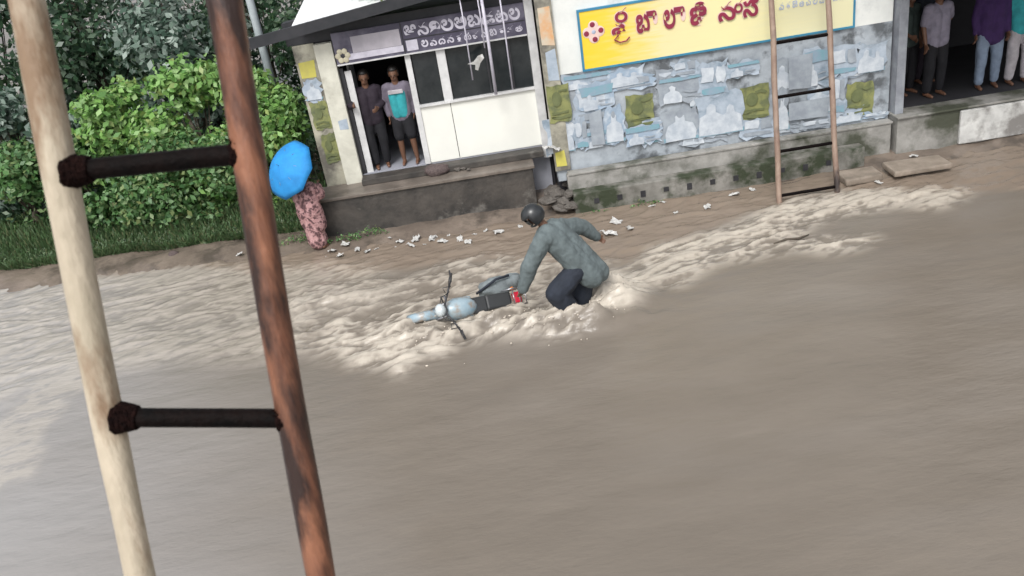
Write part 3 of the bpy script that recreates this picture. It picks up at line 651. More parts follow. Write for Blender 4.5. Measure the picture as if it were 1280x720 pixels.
    if hair and not helmet:
        h = MB(); h.ell(hc+up*.042-fw*.008, (.086, .104, .112), rot, 20, 14, keep=lambda d: not (d.y < -.35 and d.z < .42) and not (d.z < -.45))
        ho = h.build('hair', 'hair', t, world=False, smooth=True); s2 = ho.modifiers.new('s', 'SOLIDIFY'); s2.thickness = .012
    if helmet:
        h = MB(); h.ell(hc+up*.015, (.128, .15, .142), rot, 24, 16, keep=lambda d: not (d.y < -.55 and -.55 < d.z < .3) and d.z > -.8)
        ho = h.build('helmet', mat('black_helmet', (.010, .011, .013), (.035, .038, .04), .3, 4), t, world=False, smooth=True); s2 = ho.modifiers.new('s', 'SOLIDIFY'); s2.thickness = .02; s2.offset = -1
        v_ = MB(); v_.ell(hc+up*.015, (.121, .143, .135), rot, 24, 16, keep=lambda d: d.y < -.5 and -.6 < d.z < .35); v_.build('visor', 'darkglass', ho, world=False, smooth=True)
    for s_ in (-1, 1): MB().ell(hc+fw*.083+side*.032*s_+up*.012, .011, None, 8, 6).build('eye', 'eye', t, world=False, smooth=True)
    return t, D

# the man bending over the motorcycle (figure space = world axes here)
base = Vector((.85, 11.0, -.30)); P = lambda u, v, y=11.0: at_y(u, v, y)-base
J = dict(pel=P(727, 327), chest=P(700, 301), neck=P(683, 284), head=P(667, 270), fwd=(-.75, -.25, -.55),
         sL=P(679, 299, 10.83), sR=P(699, 284, 11.18), eL=P(662, 333, 10.80), wL=P(653, 362, 10.85),
         eR=P(726, 283, 11.40), wR=P(746, 296, 11.50), hL=P(722, 336, 10.88), hR=P(733, 333, 11.12),
         kL=P(696, 366, 10.80), kR=P(724, 376, 11.15), aL=P(727, 408, 10.95), aR=P(752, 408, 11.3))
man, _ = figure('person', base, 0, 'man in soaked slate shirt, navy trousers and dark helmet bending over the fallen motorcycle', J, 'slate', 'navy', helmet=True, shirt_len=.20, bulk=.055)

# two men in the shop doorway
t, _ = figure('person', (-2.04, FY+.20, .985), R(8), 'man in dark plum shirt and black trousers gripping the shop door frame with one hand',
    dict(eR=(-.33, -.10, 1.20), wR=(-.27, -.30, 1.24), eL=(.26, .05, 1.14), wL=(.13, -.17, 1.10), aR=(-.09, 0, .09), aL=(.10, .03, .09)), 'maroonblack', 'black', 1.07)
t, _ = figure('person', (-1.49, FY+.18, .985), R(-6), 'man in teal fronted shirt with grey sleeves and black shorts in the shop doorway',
    dict(eL=(.25, .06, 1.13), wL=(.22, .0, .90), eR=(-.26, .06, 1.13), wR=(-.22, -.02, .90)), 'greycloth', 'black', 1.06, legs='short', front='teal')
v_ = MB()   # white yoke across the top of the teal shirt
v_.box((-.13, -.172, 1.30), (.13, -.135, 1.37), .012); v_.build('shirt_yoke', 'whitecloth', t, world=False)
# people in the dark hall
hy = 15.6
t, _ = figure('person', (8.28, hy, PZ), R(12), 'person in pale lilac shirt and black trousers standing in the dark hall', dict(eL=(.30, .08, 1.18), wL=(.16, .1, 1.0)), 'lilac', 'black', 1.15, sleeves='short')
t, _ = figure('person', (7.92, hy+.35, PZ), R(25), 'person in dark green shirt half hidden beside the hall side post', dict(wR=(-.18, -.2, 1.02)), 'greengrey', 'black', 1.12, sleeves='short')
t, _ = figure('person', (9.28, hy, PZ), R(-10), 'person in long purple shirt and pale blue jeans at the hall edge', dict(aR=(-.14, -.06, .09), kR=(-.13, -.08, .5)), 'purple', 'jeans', 1.15, sleeves='long', shirt_len=.10)
t, _ = figure('person', (9.82, hy-.05, PZ), R(-5), 'person in turquoise shirt and off white trousers at the far right edge of the hall', {}, 'teal', 'whitecloth', 1.15, sleeves='short')
t, _ = figure('person', (8.55, hy+.9, PZ), R(5), 'person in navy shirt and dark trousers deepest inside the dark hall', {}, 'navy', 'maroonblack', 1.1)

# person under the blue umbrella
t, _ = figure('person', (-3.34, 14.92, gz(-3.4, 15)), R(150), 'woman in pink patterned clothes under a blue umbrella by the platform corner',
    dict(head=(0, -.07, 1.40), neck=(0, -.03, 1.27), chest=(0, 0, 1.10), sL=(.16, 0, 1.22), sR=(-.16, 0, 1.22), pel=(0, .03, .82), hL=(.09, .02, .8), hR=(-.09, .02, .8), kL=(.1, -.02, .45), kR=(-.1, -.02, .45),
         eR=(-.22, -.10, 1.06), wR=(-.12, -.24, 1.16), eL=(.22, -.02, .98), wL=(.2, -.12, .8)), 'sari', 'sari', 0.96, legs='skirt', bulk=.045)
um = thing('umbrella', (-3.42, 15.05, 1.28), 'bright blue umbrella tilted to the left over the woman in pink', 'umbrella')
um.rotation_euler = (R(38), R(-40), 0); um.location.z += .17; um.location.x += .05
c = MB(); nr = 8; seg = 8; vs = [(0, 0, .50)]; fs = []
for r_ in range(1, seg+1):
    for a_ in range(nr*4):
        th = 2*pi*a_/(nr*4); fr_ = r_/seg; sc_ = abs(sin(th*nr/2)); rad = .54*fr_*(1-.05*sc_*fr_)
        vs.append((rad*cos(th), rad*sin(th), .50-.27*fr_**2-.02*(1-sc_)*0+.02*sc_*fr_))
k = nr*4
fs += [(0, 1+a_, 1+(a_+1) % k) for a_ in range(k)]
for r_ in range(1, seg): fs += [(1+(r_-1)*k+a_, 1+r_*k+a_, 1+r_*k+(a_+1) % k, 1+(r_-1)*k+(a_+1) % k) for a_ in range(k)]
c.add(vs, fs); co = c.build('canopy', 'umbrella', um, world=False, smooth=True); s2 = co.modifiers.new('s', 'SOLIDIFY'); s2.thickness = .003
MB().tube([(0, 0, -.25), (0, 0, .56)], [.008, .006]).build('shaft', 'steel', um, world=False)
MB().tube([(0, 0, -.25), (0, 0, -.34), (.02, 0, -.38), (.05, 0, -.37), (.055, 0, -.34)], .013).build('handle', 'seat', um, world=False)
for i in range(nr):
    th = 2*pi*i/nr; MB().tube([(0, 0, .49), (.3*cos(th), .3*sin(th), .42), (.53*cos(th), .53*sin(th), .225)], .004, 5).build('rib', 'steel', um, world=False)

# ------------------------------------------------------------------ fallen motorcycle
mc = thing('motorcycle', (-.62, 11.35, -.02), 'fallen pale blue motorcycle half sunk in muddy floodwater with its red tail light showing', 'motorcycle')
def wheel(x, nm):
    w_ = MB(); vs = []; R_, r_ = .27, .05; n1, n2 = 32, 10
    vs = [((R_+r_*cos(b2))*cos(a2)+x, r_*sin(b2), (R_+r_*cos(b2))*sin(a2)+.30) for a2 in [2*pi*i/n1 for i in range(n1)] for b2 in [2*pi*j/n2 for j in range(n2)]]
    fs = [(i*n2+j, ((i+1) % n1)*n2+j, ((i+1) % n1)*n2+(j+1) % n2, i*n2+(j+1) % n2) for i in range(n1) for j in range(n2)]
    o = w_.add(vs, fs).build(nm, 'tyre', mc, world=False, smooth=True); q = MB()
    q.tube([(x, -.05, .30), (x, .05, .30)], .04)
    for i in range(14): a2 = 2*pi*i/14; q.tube([(x, 0, .30), (x+.235*cos(a2), 0, .30+.235*sin(a2))], .005, 5)
    ring = [(x+.235*cos(2*pi*i/24), 0, .30+.235*sin(2*pi*i/24)) for i in range(25)]; q.tube(ring, .012, 6, False)
    q.build('rim', 'steel', o, world=False, smooth=True)
wheel(.64, 'front_wheel'); wheel(-.62, 'rear_wheel')
q = MB(); 
for s_ in (-1, 1): q.tube([(.64, .085*s_, .30), (.42, .085*s_, .86)], [.02, .023])
q.build('fork', 'steel', mc, world=False, smooth=True)
q = MB(); q.ell((.20, 0, .76), (.28, .16, .14)); q.box((-.02, -.17, .60), (.30, .17, .76), .05); q.build('fuel_tank', 'bikeblue', mc, world=False, smooth=True)
q = MB(); q.box((-.50, -.12, .70), (.02, .12, .79), .03); q.box((-.58, -.11, .74), (-.2, .11, .84), .03); q.build('seat', 'seat', mc, world=False)
q = MB(); q.box((-.60, -.13, .50), (-.14, .13, .695), .04); q.build('side_panel', 'bikeblue', mc, world=False)
q = MB(); q.box((-.12, -.12, .30), (.26, .12, .56), .03); q.tube([(.12, 0, .5), (.20, 0, .68)], [.09, .08]); q.build('engine', 'engine', mc, world=False)
q = MB(); q.tube([(.2, .14, .36), (0, .17, .26), (-.3, .18, .27), (-.82, .2, .36)], [.018, .022, .042, .048]); q.build('exhaust', 'steel', mc, world=False, smooth=True)
q = MB(); q.tube([(.42, 0, .86), (.20, 0, .66), (-.3, 0, .66), (-.62, 0, .62)], .025); q.tube([(.40, 0, .8), (.24, 0, .32), (-.1, 0, .28), (-.62, 0, .3)], .02); q.build('frame', 'dark_metal', mc, world=False)
def fender(x, a0, a1, nm):
    q = MB(); vs = []; fs = []; n_ = 10
    for i in range(n_+1):
        a = R(a0+(a1-a0)*i/n_)
        for y, rr in ((-.07, .335), (-.04, .36), (.04, .36), (.07, .335)): vs.append((x+rr*cos(a), y, .30+rr*sin(a)))
    fs = [(i*4+j, (i+1)*4+j, (i+1)*4+j+1, i*4+j+1) for i in range(n_) for j in range(3)]
    o = q.add(vs, fs).build(nm, 'bikeblue', mc, world=False, smooth=True); s2 = o.modifiers.new('s', 'SOLIDIFY'); s2.thickness = .006
fender(.64, 35, 160, 'front_fender'); fender(-.62, 30, 170, 'rear_fender')
hb = MB(); hb.tube([(.30, -.36, 1.02), (.36, -.24, 1.03), (.42, -.08, .93), (.42, .08, .93), (.36, .24, 1.03), (.30, .36, 1.02)], .013); hb = hb.build('handlebar', 'dark_metal', mc, world=False, smooth=True)
for s_ in (-1, 1):
    MB().tube([(.30, .36*s_, 1.02), (.26, .48*s_, 1.01)], .019).build('grip', 'seat', hb, world=False)
    q = MB(); q.tube([(.34, .27*s_, 1.03), (.36, .34*s_, 1.17), (.34, .40*s_, 1.22)], .006, 6); q.ell((.33, .43*s_, 1.24), (.012, .065, .04)); q.build('mirror', 'dark_metal', mc, world=False, smooth=True)
q = MB(); q.ell((.50, 0, .90), (.08, .10, .10)); q.build('headlight', 'glass', mc, world=False, smooth=True)
q = MB(); q.box((-.74, -.085, .70), (-.62, .085, .83), .02); q.build('tail_light', 'taillight', mc, world=False)
for s_ in (-1, 1): MB().ell((-.66, .16*s_, .70), (.03, .03, .022)).build('indicator', 'orange_lens', mc, world=False, smooth=True)
q = MB()
for s_ in (-1, 1): q.tube([(.34, .05*s_, .66), (.34, .24*s_, .62), (.36, .27*s_, .42), (.30, .10*s_, .34)], .014, 8)
q.build('crash_guard', 'steel', mc, world=False, smooth=True)
q = MB()
for s_ in (-1, 1): q.tube([(-.45, .12*s_, .84), (-.6, .13*s_, .90), (-.78, .12*s_, .90)], .011, 8)
for x_ in (-.6, -.69, -.78): q.tube([(x_, -.13, .905), (x_, .13, .905)], .008, 6)
q.build('rear_rack', 'steel', mc, world=False, smooth=True)
q = MB()
for s_ in (-1, 1): q.tube([(.34, .22*s_, 1.03), (.48, .16*s_, 1.02), (.50, .06*s_, .90), (.42, .02*s_, .78)], .006, 6); q.tube([(.30, .30*s_, 1.01), (.42, .30*s_, .98), (.40, .22*s_, 1.0)], .006, 6)
q.build('cable', 'seat', mc, world=False, smooth=True)
MB().box((-.86, -.09, .48), (-.845, .09, .60)).build('number_plate', 'litter', mc, world=False)
mc.rotation_mode = 'XYZ'
mc.matrix_world = Matrix.Translation((-.82, 11.9, -.19)) @ Matrix.Rotation(R(186), 4, 'Z') @ Matrix.Rotation(R(-54), 4, 'X') @ Matrix.Rotation(R(-11), 4, 'Y')

for (u, v, L_, a_, lb) in [(990, 301, .30, .1, 'dark flat driftwood piece in the froth below the thin ladder')]:
    p_ = at_z(u, v, 0); z_ = wz(p_.x, p_.y)+.008; dv = Vector((cos(a_), sin(a_), 0)); n2_ = Vector((-sin(a_), cos(a_), 0))
    q = MB().tube([p_-dv*L_+Vector((0, 0, z_)), p_-dv*L_*.3+n2_*.03+Vector((0, 0, z_+.012)), p_+dv*L_*.4+Vector((0, 0, z_)), p_+dv*L_+n2_*.04+Vector((0, 0, z_+.01))], [.012, .022, .02, .008], 7)
    q.tube([p_+dv*L_*.2+Vector((0, 0, z_)), p_+dv*L_*.5-n2_*.12+Vector((0, 0, z_+.02))], [.01, .004], 5)
    tag(q.build('driftwood', 'bark', None, smooth=True), lb, 'driftwood')
# soaked bundle caught against the seat
q = MB(); q.ell((0, 0, 0), (.30, .17, .15), Matrix.Rotation(.3, 3, 'Z'), 28, 18); q.ell((.2, .05, .03), (.16, .13, .11), None, 20, 12)
q.v = [tuple(Vector(v)*(1+.28*mn.noise(Vector(v)*7)+.12*mn.noise(Vector(v)*19))) for v in q.v]
bd = thing('bundle', (-.22, 11.98, .16), 'soaked grey cloth bundle lying in the water behind the motorcycle seat', 'bundle')
q.build('cloth', cloth('wet_grey_bundle', (.20, .23, .24)), bd, world=False, smooth=True)
MB().tube([(-.32, -.16, .02), (-.2, -.19, .10), (0, -.13, .19), (.2, -.02, .17)], [.02]*4, 8).build('strap', 'navy', bd, world=False, smooth=True)
# splash thrown up round the legs and the machine
rs = np.random.default_rng(4); q = MB()
for i in range(110):
    cx, cy, r_ = [(1.25, 10.9, .5), (.8, 10.7, .45), (.1, 10.9, .5), (-.9, 11.1, .8), (-1.5, 11.0, .5)][i % 5]
    x = cx+rs.normal()*r_*.6; y = cy+rs.normal()*r_*.4; z = wz(x, y)+abs(rs.normal())*.05; s_ = .005+.010*rs.random()**2
    q.ell((x, y, z), (s_*(1+rs.random()), s_, s_*(.6+rs.random()*.6)), None, 6, 4)
MT['splash'] = mat('foam_splash', (.60, .54, .46), (.5, .44, .37), .3, 4)
tag(q.build('splash', 'splash', None, smooth=True), 'pale muddy spray thrown up round the man and the fallen motorcycle', 'splash', kind='stuff')

# ------------------------------------------------------------------ ladders
def wob(a, b_, n_, amp, seed):
    rn = random.Random(seed); a, b_ = Vector(a), Vector(b_); out = []
    for i in range(n_+1):
        t_ = i/n_; p_ = a.lerp(b_, t_); out.append(p_+Vector((mn.noise(Vector((t_*6, seed, 0))), mn.noise(Vector((t_*6, seed, 9))), 0))*amp)
    return out
def ladder(name, label, rails, rungs, mats, rr, rung_r, knots):
    foot = Vector(rails[0][1]); t = thing(name, (foot.x, foot.y, foot.z), label, 'ladder')
    for i, (a, b_) in enumerate(rails):
        n_ = 60; pts = wob(a, b_, n_, rr*.35, i*3+1); rads = [rr*(1+.10*mn.noise(Vector((j*.35, i*7, 2)))) for j in range(n_+1)]
        MB().tube(pts, rads, 16).build('rail', mats[i], t, smooth=True)
    for j, (a, b_) in enumerate(rungs):
        a, b_ = Vector(a), Vector(b_); d = (b_-a).normalized()
        ro_ = MB().tube(wob(a-d*rr*.3, b_+d*rr*.3, 10, rung_r*.15, j+20), rung_r, 12).build('rung', 'rung', t, smooth=True)
        if knots:
            for e_, sgn, kk in ((a, 1, 1.), (b_, -1, .72)):
                q = MB(); rn = random.Random(j*5+sgn)
                for k_ in range(9 if sgn > 0 else 3):
                    c_ = e_+d*sgn*rr*(.55+.16*k_); tilt = Vector((rn.uniform(-.2, .2), rn.uniform(-.2, .2), 0))
                    u_ = d.orthogonal().normalized(); v2 = d.cross(u_); r3 = rung_r*(1.5-.06*k_)*kk+.2*rung_r*(1-kk)*4*.5
                    q.tube([c_+(u_*cos(2*pi*i/14)+v2*sin(2*pi*i/14))*r3+d*rn.uniform(-.004, .004) for i in range(15)], .0075, 6, False)
                if sgn > 0: q.ell(e_+d*sgn*rr*.6, rung_r*1.35)
                for k_ in range(3):
                    s0 = e_+d*sgn*rr*.8; q.tube([s0, s0+Vector((rn.uniform(-.02, .02), -.03, rn.uniform(.02, .05)))], [.004, .002], 5)
                q.build('binding', 'binding', ro_, smooth=True)
    return t
LA, LB = at_d(32, 0, 2.0), at_d(175, 720, 2.42); RA, RB = at_d(279, 0, 2.0), at_d(401, 720, 2.42)
def ext(a, b_, z):
    t_ = (z-a.z)/(b_.z-a.z); return a.lerp(b_, t_)
def on(a, b_, u, v):       # nearest point of a rail to a pixel of the photograph
    best = min(range(1001), key=lambda i: ((lambda p_: (640+FPX*(p_-Vector((0,0,H))).dot(CR)/(p_-Vector((0,0,H))).dot(Fv)-u)**2+(360-FPX*(p_-Vector((0,0,H))).dot(CU)/(p_-Vector((0,0,H))).dot(Fv)-v)**2)(a.lerp(b_, i/1000))))
    return a.lerp(b_, best/1000)
r1 = (on(LA, LB, 72, 216), on(RA, RB, 300, 193)); r2 = (on(LA, LB, 140, 521), on(RA, RB, 372, 522))
step = (r2[0]-r1[0]); step2 = (r2[1]-r1[1]); rungs = [r1, r2]
top = (ext(LA, LB, H+.75), ext(RA, RB, H+.75))
for k in range(1, 9):
    a, b_ = r2[0]+step*k, r2[1]+step2*k
    if a.z < .15: break
    rungs.append((a, b_))
rungs.append((r1[0]-step, r1[1]-step2))
ladder('ladder', 'close tall wooden ladder with one cream and one wet reddish-brown rail and black lashed rungs', [(top[0], ext(LA, LB, -.34)), (top[1], ext(RA, RB, -.34))], rungs, ['cream_pole', 'wet_pole'], .040, .0255, True)
fa, fb = Vector((4.72, 13.62, -.28)), Vector((5.72, 13.62, -.28)); ta, tb = Vector((5.02, 14.98, 4.75)), Vector((5.92, 14.98, 4.75))
rg = []
for v_ in (-16, 54, 122, 190, 245):
    p1_ = on(ta, fa, 971, v_); rg.append((p1_, ext(fb, tb, p1_.z)))
ladder('ladder', 'thin tan ladder with dark rungs leaning on the poster wall over the yellow sign', [(ta, fa), (tb, fb)], rg, ['tan_pole', 'tan_pole'], .047, .028, False)

# ------------------------------------------------------------------ thin poles hanging in front of the shop sign
for i, (u, v1, r_) in enumerate([(591, 100, .012), (606, 60, .012), (620, 118, .028), (641, 112, .014)]):
    p1 = at_y(u, v1, 15.5); p0 = Vector((p1.x, 15.5, 3.78+(p1.x+3.75)*.105)); o = MB().tube([p0, p1.lerp(p0, .5)+Vector((.01, 0, 0)), p1], r_, 8)
    o = o.build('hanging_pole', 'signwhite', None, smooth=True)
    tag(o, ['thin pale pole hanging from the eave, leftmost of the four before the shop sign', 'shortest thin pale pole hanging before the shop sign', 'thickest pale pole hanging from the shop eave before the dark window', 'thin pale pole hanging from the eave nearest the corner post'][i], 'pole', 'pale poles hanging from the shop eave')
q = MB(); p_ = at_y(596, 78, 15.5)
vs = [(p_.x+dx_, 15.5+dy_, p_.z+dz_) for dx_, dy_, dz_ in [(-.16, 0, 0), (-.05, -.03, .03), (.03, .02, .10), (.12, 0, .13), (.14, -.02, .06), (.06, .02, -.02), (.0, 0, -.14), (-.05, .02, -.12), (-.03, -.02, -.03)]]
q.add(vs, [(0, 1, 8), (1, 2, 5, 8), (2, 3, 4, 5), (8, 5, 6, 7)]); o = q.build('plastic_scrap', 'litter', None); s2 = o.modifiers.new('s', 'SOLIDIFY'); s2.thickness = .01
tag(o, 'scrap of white plastic caught on a thin pole before the dark shop window', 'plastic scrap')

# ------------------------------------------------------------------ rocks, litter, slabs
def rock_mesh(seed, flat=.55):
    q = MB(); q.ell((0, 0, 0), 1, None, 12, 8); q.v = [tuple(Vector(v)*(1+.45*mn.noise(Vector(v)*1.3+Vector((seed*5, 0, 0))))*1.0) for v in q.v]; q.v = [(x, y, z*flat) for x, y, z in q.v]; return q
rocks = [rock_mesh(s_).build('rock', 'stone', None) for s_ in range(4)]
rng2 = random.Random(11)
placed = 0
def put_rock(x, y, z, s_, label, group):
    global placed
    o = rocks[placed % 4] if placed < 4 else rocks[placed % 4].copy()
    if placed >= 4: COL.objects.link(o)
    o.location = (x, y, z); o.rotation_euler = (rng2.uniform(-.2, .2), rng2.uniform(-.2, .2), rng2.uniform(0, 6)); o.scale = (s_*rng2.uniform(.8, 1.3), s_, s_*rng2.uniform(.7, 1.1)); placed += 1
    tag(o, label, 'rock', group)
for i in range(16): put_rock(rng2.uniform(.80, 1.42), rng2.uniform(14.55, 15.4), .12+rng2.uniform(0, .25), rng2.uniform(.09, .2), 'dark wet rock in the rubble heap between platform and poster wall', 'rocks in the rubble heap')
for i in range(34):
    x = rng2.uniform(-3.4, 7); y = rng2.uniform(14.1, 14.6)-max(0, x-1)*.05; put_rock(x, y, gz(x, y)+.02, rng2.uniform(.03, .085), 'small muddy stone lying along the water edge under the platform and wall', 'stones along the water edge')
for i in range(9): put_rock(*(lambda x: (x, 15.62+rng2.uniform(-.2, .1), .89))(rng2.uniform(-.9, -.4)), rng2.uniform(.04, .09), 'dark stone in the small heap on the platform top', 'stones on the platform')
q = MB(); q.box((6.75, 13.75, .10), (7.75, 14.25, .20), .03); q.v = [(x, y, z+.05*mn.noise(Vector((x*3, y*3, z)))) for x, y, z in q.v]
tag(q.build('slab', 'slab', None), 'muddy broken concrete slab by the water right of the thin ladder', 'slab')
q = MB(); q.box((5.95, 13.85, .05), (6.6, 14.3, .17), .03); q.v = [(x, y, z+.05*mn.noise(Vector((x*3, y*3, z)))) for x, y, z in q.v]
tag(q.build('slab', 'slab', None), 'pale muddy slab lying just beside the foot of the thin ladder', 'slab')
def litter_mesh(seed):
    rn = random.Random(seed); q = MB(); n_ = 6; vs = []
    for j in range(n_):
        for i in range(n_): vs.append(((i/(n_-1)-.5)+rn.uniform(-.09, .09), (j/(n_-1)-.5)*.7+rn.uniform(-.09, .09), .25*rn.random()+.15))
    q.add(vs, [(j*n_+i, j*n_+i+1, (j+1)*n_+i+1, (j+1)*n_+i) for j in range(n_-1) for i in range(n_-1)]); return q
lits = [litter_mesh(s_).build('litter', 'litter', None) for s_ in range(4)]; nl = 0
def put_lit(u, v, s_, label, group=None, zz=None, y=None):
    global nl
    o = lits[nl] if nl < 4 else lits[nl % 4].copy()
    if nl >= 4: COL.objects.link(o)
    if y is not None: p_ = at_y(u, v, y)
    else:
        p_ = at_z(u, v, .08); p_.z = max(gz(p_.x, p_.y), 0)+.01
    o.location = p_; o.rotation_euler = (rng2.uniform(-.3, .3), rng2.uniform(-.3, .3), rng2.uniform(0, 6)); o.scale = (s_,)*3; nl += 1; tag(o, label, 'litter', group)
for u, v in [(415,312),(432,306),(478,303),(487,298),(500,300),(520,297),(540,296),(560,292),(592,290),(606,286),(622,288),(300,318),(408,318),(425,316),(446,309),(458,312),(470,308),(494,306),(512,304),(530,302),(552,300),(574,296),(585,299),(634,284),(650,280),(330,314)]:
    put_lit(u, v, rng2.uniform(.05, .19), 'scrap of white plastic litter on the mud below the platform', 'white litter below the platform')
for u, v, s_ in [(742,254,.14),(815,255,.12),(828,250,.13),(845,262,.08),(884,256,.16),(918,241,.17),(940,234,.12),(770,275,.2),(760,290,.24),(786,283,.18),(1143,196,.14),(1098,225,.13)]:
    put_lit(u, v, s_, 'scrap of white plastic litter on the muddy bank below the poster wall', 'white litter below the poster wall')
for u, v, s_ in [(36,327,.18),(198,275,.15)]: put_lit(u, v, s_, 'scrap of white plastic litter at the grass edge on the left', 'white litter at the grass edge')
put_lit(690, 190, .3, 'crumpled white cloth hanging low at the corner of the poster wall', None, y=14.98)
q = rock_mesh(9, .6); o = q.build('rag_heap', 'rag', None, smooth=True); o.location = (-1.0, 15.58, .93); o.scale = (.26, .16, .2); tag(o, 'heap of dark wet rags on the platform below the white counter', 'rag heap')
q = rock_mesh(12, .7); o = q.build('clod', 'rag', None, smooth=True); o.location = tuple(at_z(216, 318, .12)); o.scale = (.1, .08, .08); tag(o, 'single dark clod on the pinkish mud before the grass', 'clod')

# ------------------------------------------------------------------ vegetation
def leaves(n_, centers, size, up=.4, seed=0, shell=.55):
    """n_ leaf faces spread through a set of ellipsoid lumps [(c, r)]"""
    rg_ = np.random.default_rng(seed); w_ = np.array([r[0]*r[1]+r[1]*r[2]+r[0]*r[2] for c_, r in centers]); idx = rg_.choice(len(centers), n_, p=w_/w_.sum())
    Cc = np.array([c_ for c_, r in centers])[idx]; Rr = np.array([r for c_, r in centers])[idx]
    d = rg_.normal(size=(n_, 3)); d /= np.linalg.norm(d, axis=1)[:, None]; rad = (shell+(1-shell)*rg_.random(n_))*(1+.22*rg_.normal(size=n_))
    P_ = Cc+d*Rr*rad[:, None]
    nrm = d*.8+rg_.normal(size=(n_, 3))*.6+np.array([0, -.1, up]); nrm /= np.linalg.norm(nrm, axis=1)[:, None]
    t_ = np.cross(nrm, rg_.normal(size=(n_, 3))); t_ /= np.linalg.norm(t_, axis=1)[:, None]; b2 = np.cross(nrm, t_)
    s_ = size*(.42+.62*rg_.random(n_))[:, None]
    V = np.stack([P_-t_*s_*.5, P_-b2*s_*.30-nrm*s_*.07, P_+t_*s_*.55-nrm*s_*.12, P_+b2*s_*.30-nrm*s_*.07], 1).reshape(-1, 3)
    return V
def leafobj(name, V, m, parent, off):
    me = bpy.data.meshes.new(name); n_ = len(V)//4; V = V-np.array(off); me.vertices.add(len(V)); me.vertices.foreach_set('co', V.ravel())
    me.loops.add(n_*4); me.loops.foreach_set('vertex_index', np.arange(n_*4, dtype=np.int32)); me.polygons.add(n_); me.polygons.foreach_set('loop_start', np.arange(0, n_*4, 4, dtype=np.int32)); me.update(calc_edges=True)
    me.materials.append(MT[m]); o = bpy.data.objects.new(name, me); COL.objects.link(o)
    if parent: o.parent = parent
    return o
def plant(name, cat, label, x, y, w_, h, m, nl_, size, lumps, seed, group=None, z0=.12, low=.1, trunk=True, dy=.8):
    rn = random.Random(seed); t = thing(name, (x, y, z0), label, cat, group); cs = []; q = MB()
    q.tube([(x, y, z0-.2), (x+.05, y, z0+h*.35), (x+rn.uniform(-.2, .2), y+.1, z0+h*.7)], [.03+.022*h, .02+.016*h, .03], 8)
    for i in range(lumps):
        a = rn.uniform(0, 2*pi); rr = rn.uniform(.15, .85); hz = z0+h*(low+(1-low)*rn.random()); k_ = 1-.5*abs((hz-z0)/h-.5)
        c_ = (x+cos(a)*rr*w_/2*k_, y+sin(a)*rr*w_/2*dy*k_, hz-.12*h); r = w_*rn.uniform(.14, .26); cs.append((c_, (r, r, r*rn.uniform(.6, .9))))
        q.tube([(x, y, z0+h*.25), (x*.5+c_[0]*.5, y*.5+c_[1]*.5, (z0+h*.2+c_[2])*.5), c_], [.03, .018, .006], 6)
    q.build('trunk' if 'tree' in name else 'stem', 'bark', t, smooth=True)
    leafobj('crown' if 'tree' in name else 'foliage', leaves(nl_, cs, size, seed=seed), m, t, (x, y, z0)); return t
# broad-leaved light shrubs in front
G1 = 'light green shrubs behind the grass'
for i, (x, y, w_, h, m, nl_, size, lb) in enumerate([
    (-7.1, 17.6, 2.3, 3.3, 'leaf_light', 5200, .20, 'tall light green broad-leaved shrub, leftmost of the bright ones'),
    (-5.7, 17.5, 2.2, 3.15, 'leaf_light', 5200, .19, 'bright broad-leaved shrub just left of the reddish ladder rail'),
    (-4.3, 17.3, 1.9, 2.95, 'leaf_light', 4600, .18, 'bright broad-leaved shrub behind the blue umbrella near the shop corner'),
    (-6.4, 17.0, 2.2, 2.0, 'leaf_mid', 4200, .15, 'lower mid green bush under the bright shrubs'),
    (-4.9, 16.9, 2.0, 1.9, 'leaf_mid', 4200, .15, 'lower mid green bush beside the umbrella'),
    (-8.1, 17.3, 2.0, 2.2, 'leaf_mid', 3800, .16, 'mid green bush seen between the ladder rails at left'),
    (-9.6, 17.8, 2.4, 2.3, 'leaf_mid', 4200, .16, 'mid green bush at the far left edge')]):
    plant('shrub', 'shrub', lb, x, y, w_, h, m, int(nl_*1.6), size, 20, 20+i, G1)
plant('shrub', 'shrub', 'pale grey-green shrub with large glossy leaves left of the bright shrubs', -8.35, 17.9, 1.7, 3.0, 'leaf_pale', 2400, .24, 9, 50)
plant('shrub', 'shrub', 'pale glossy shrub behind the cream ladder rail at the far left', -9.9, 18.4, 1.8, 3.2, 'leaf_pale', 2400, .22, 9, 51)
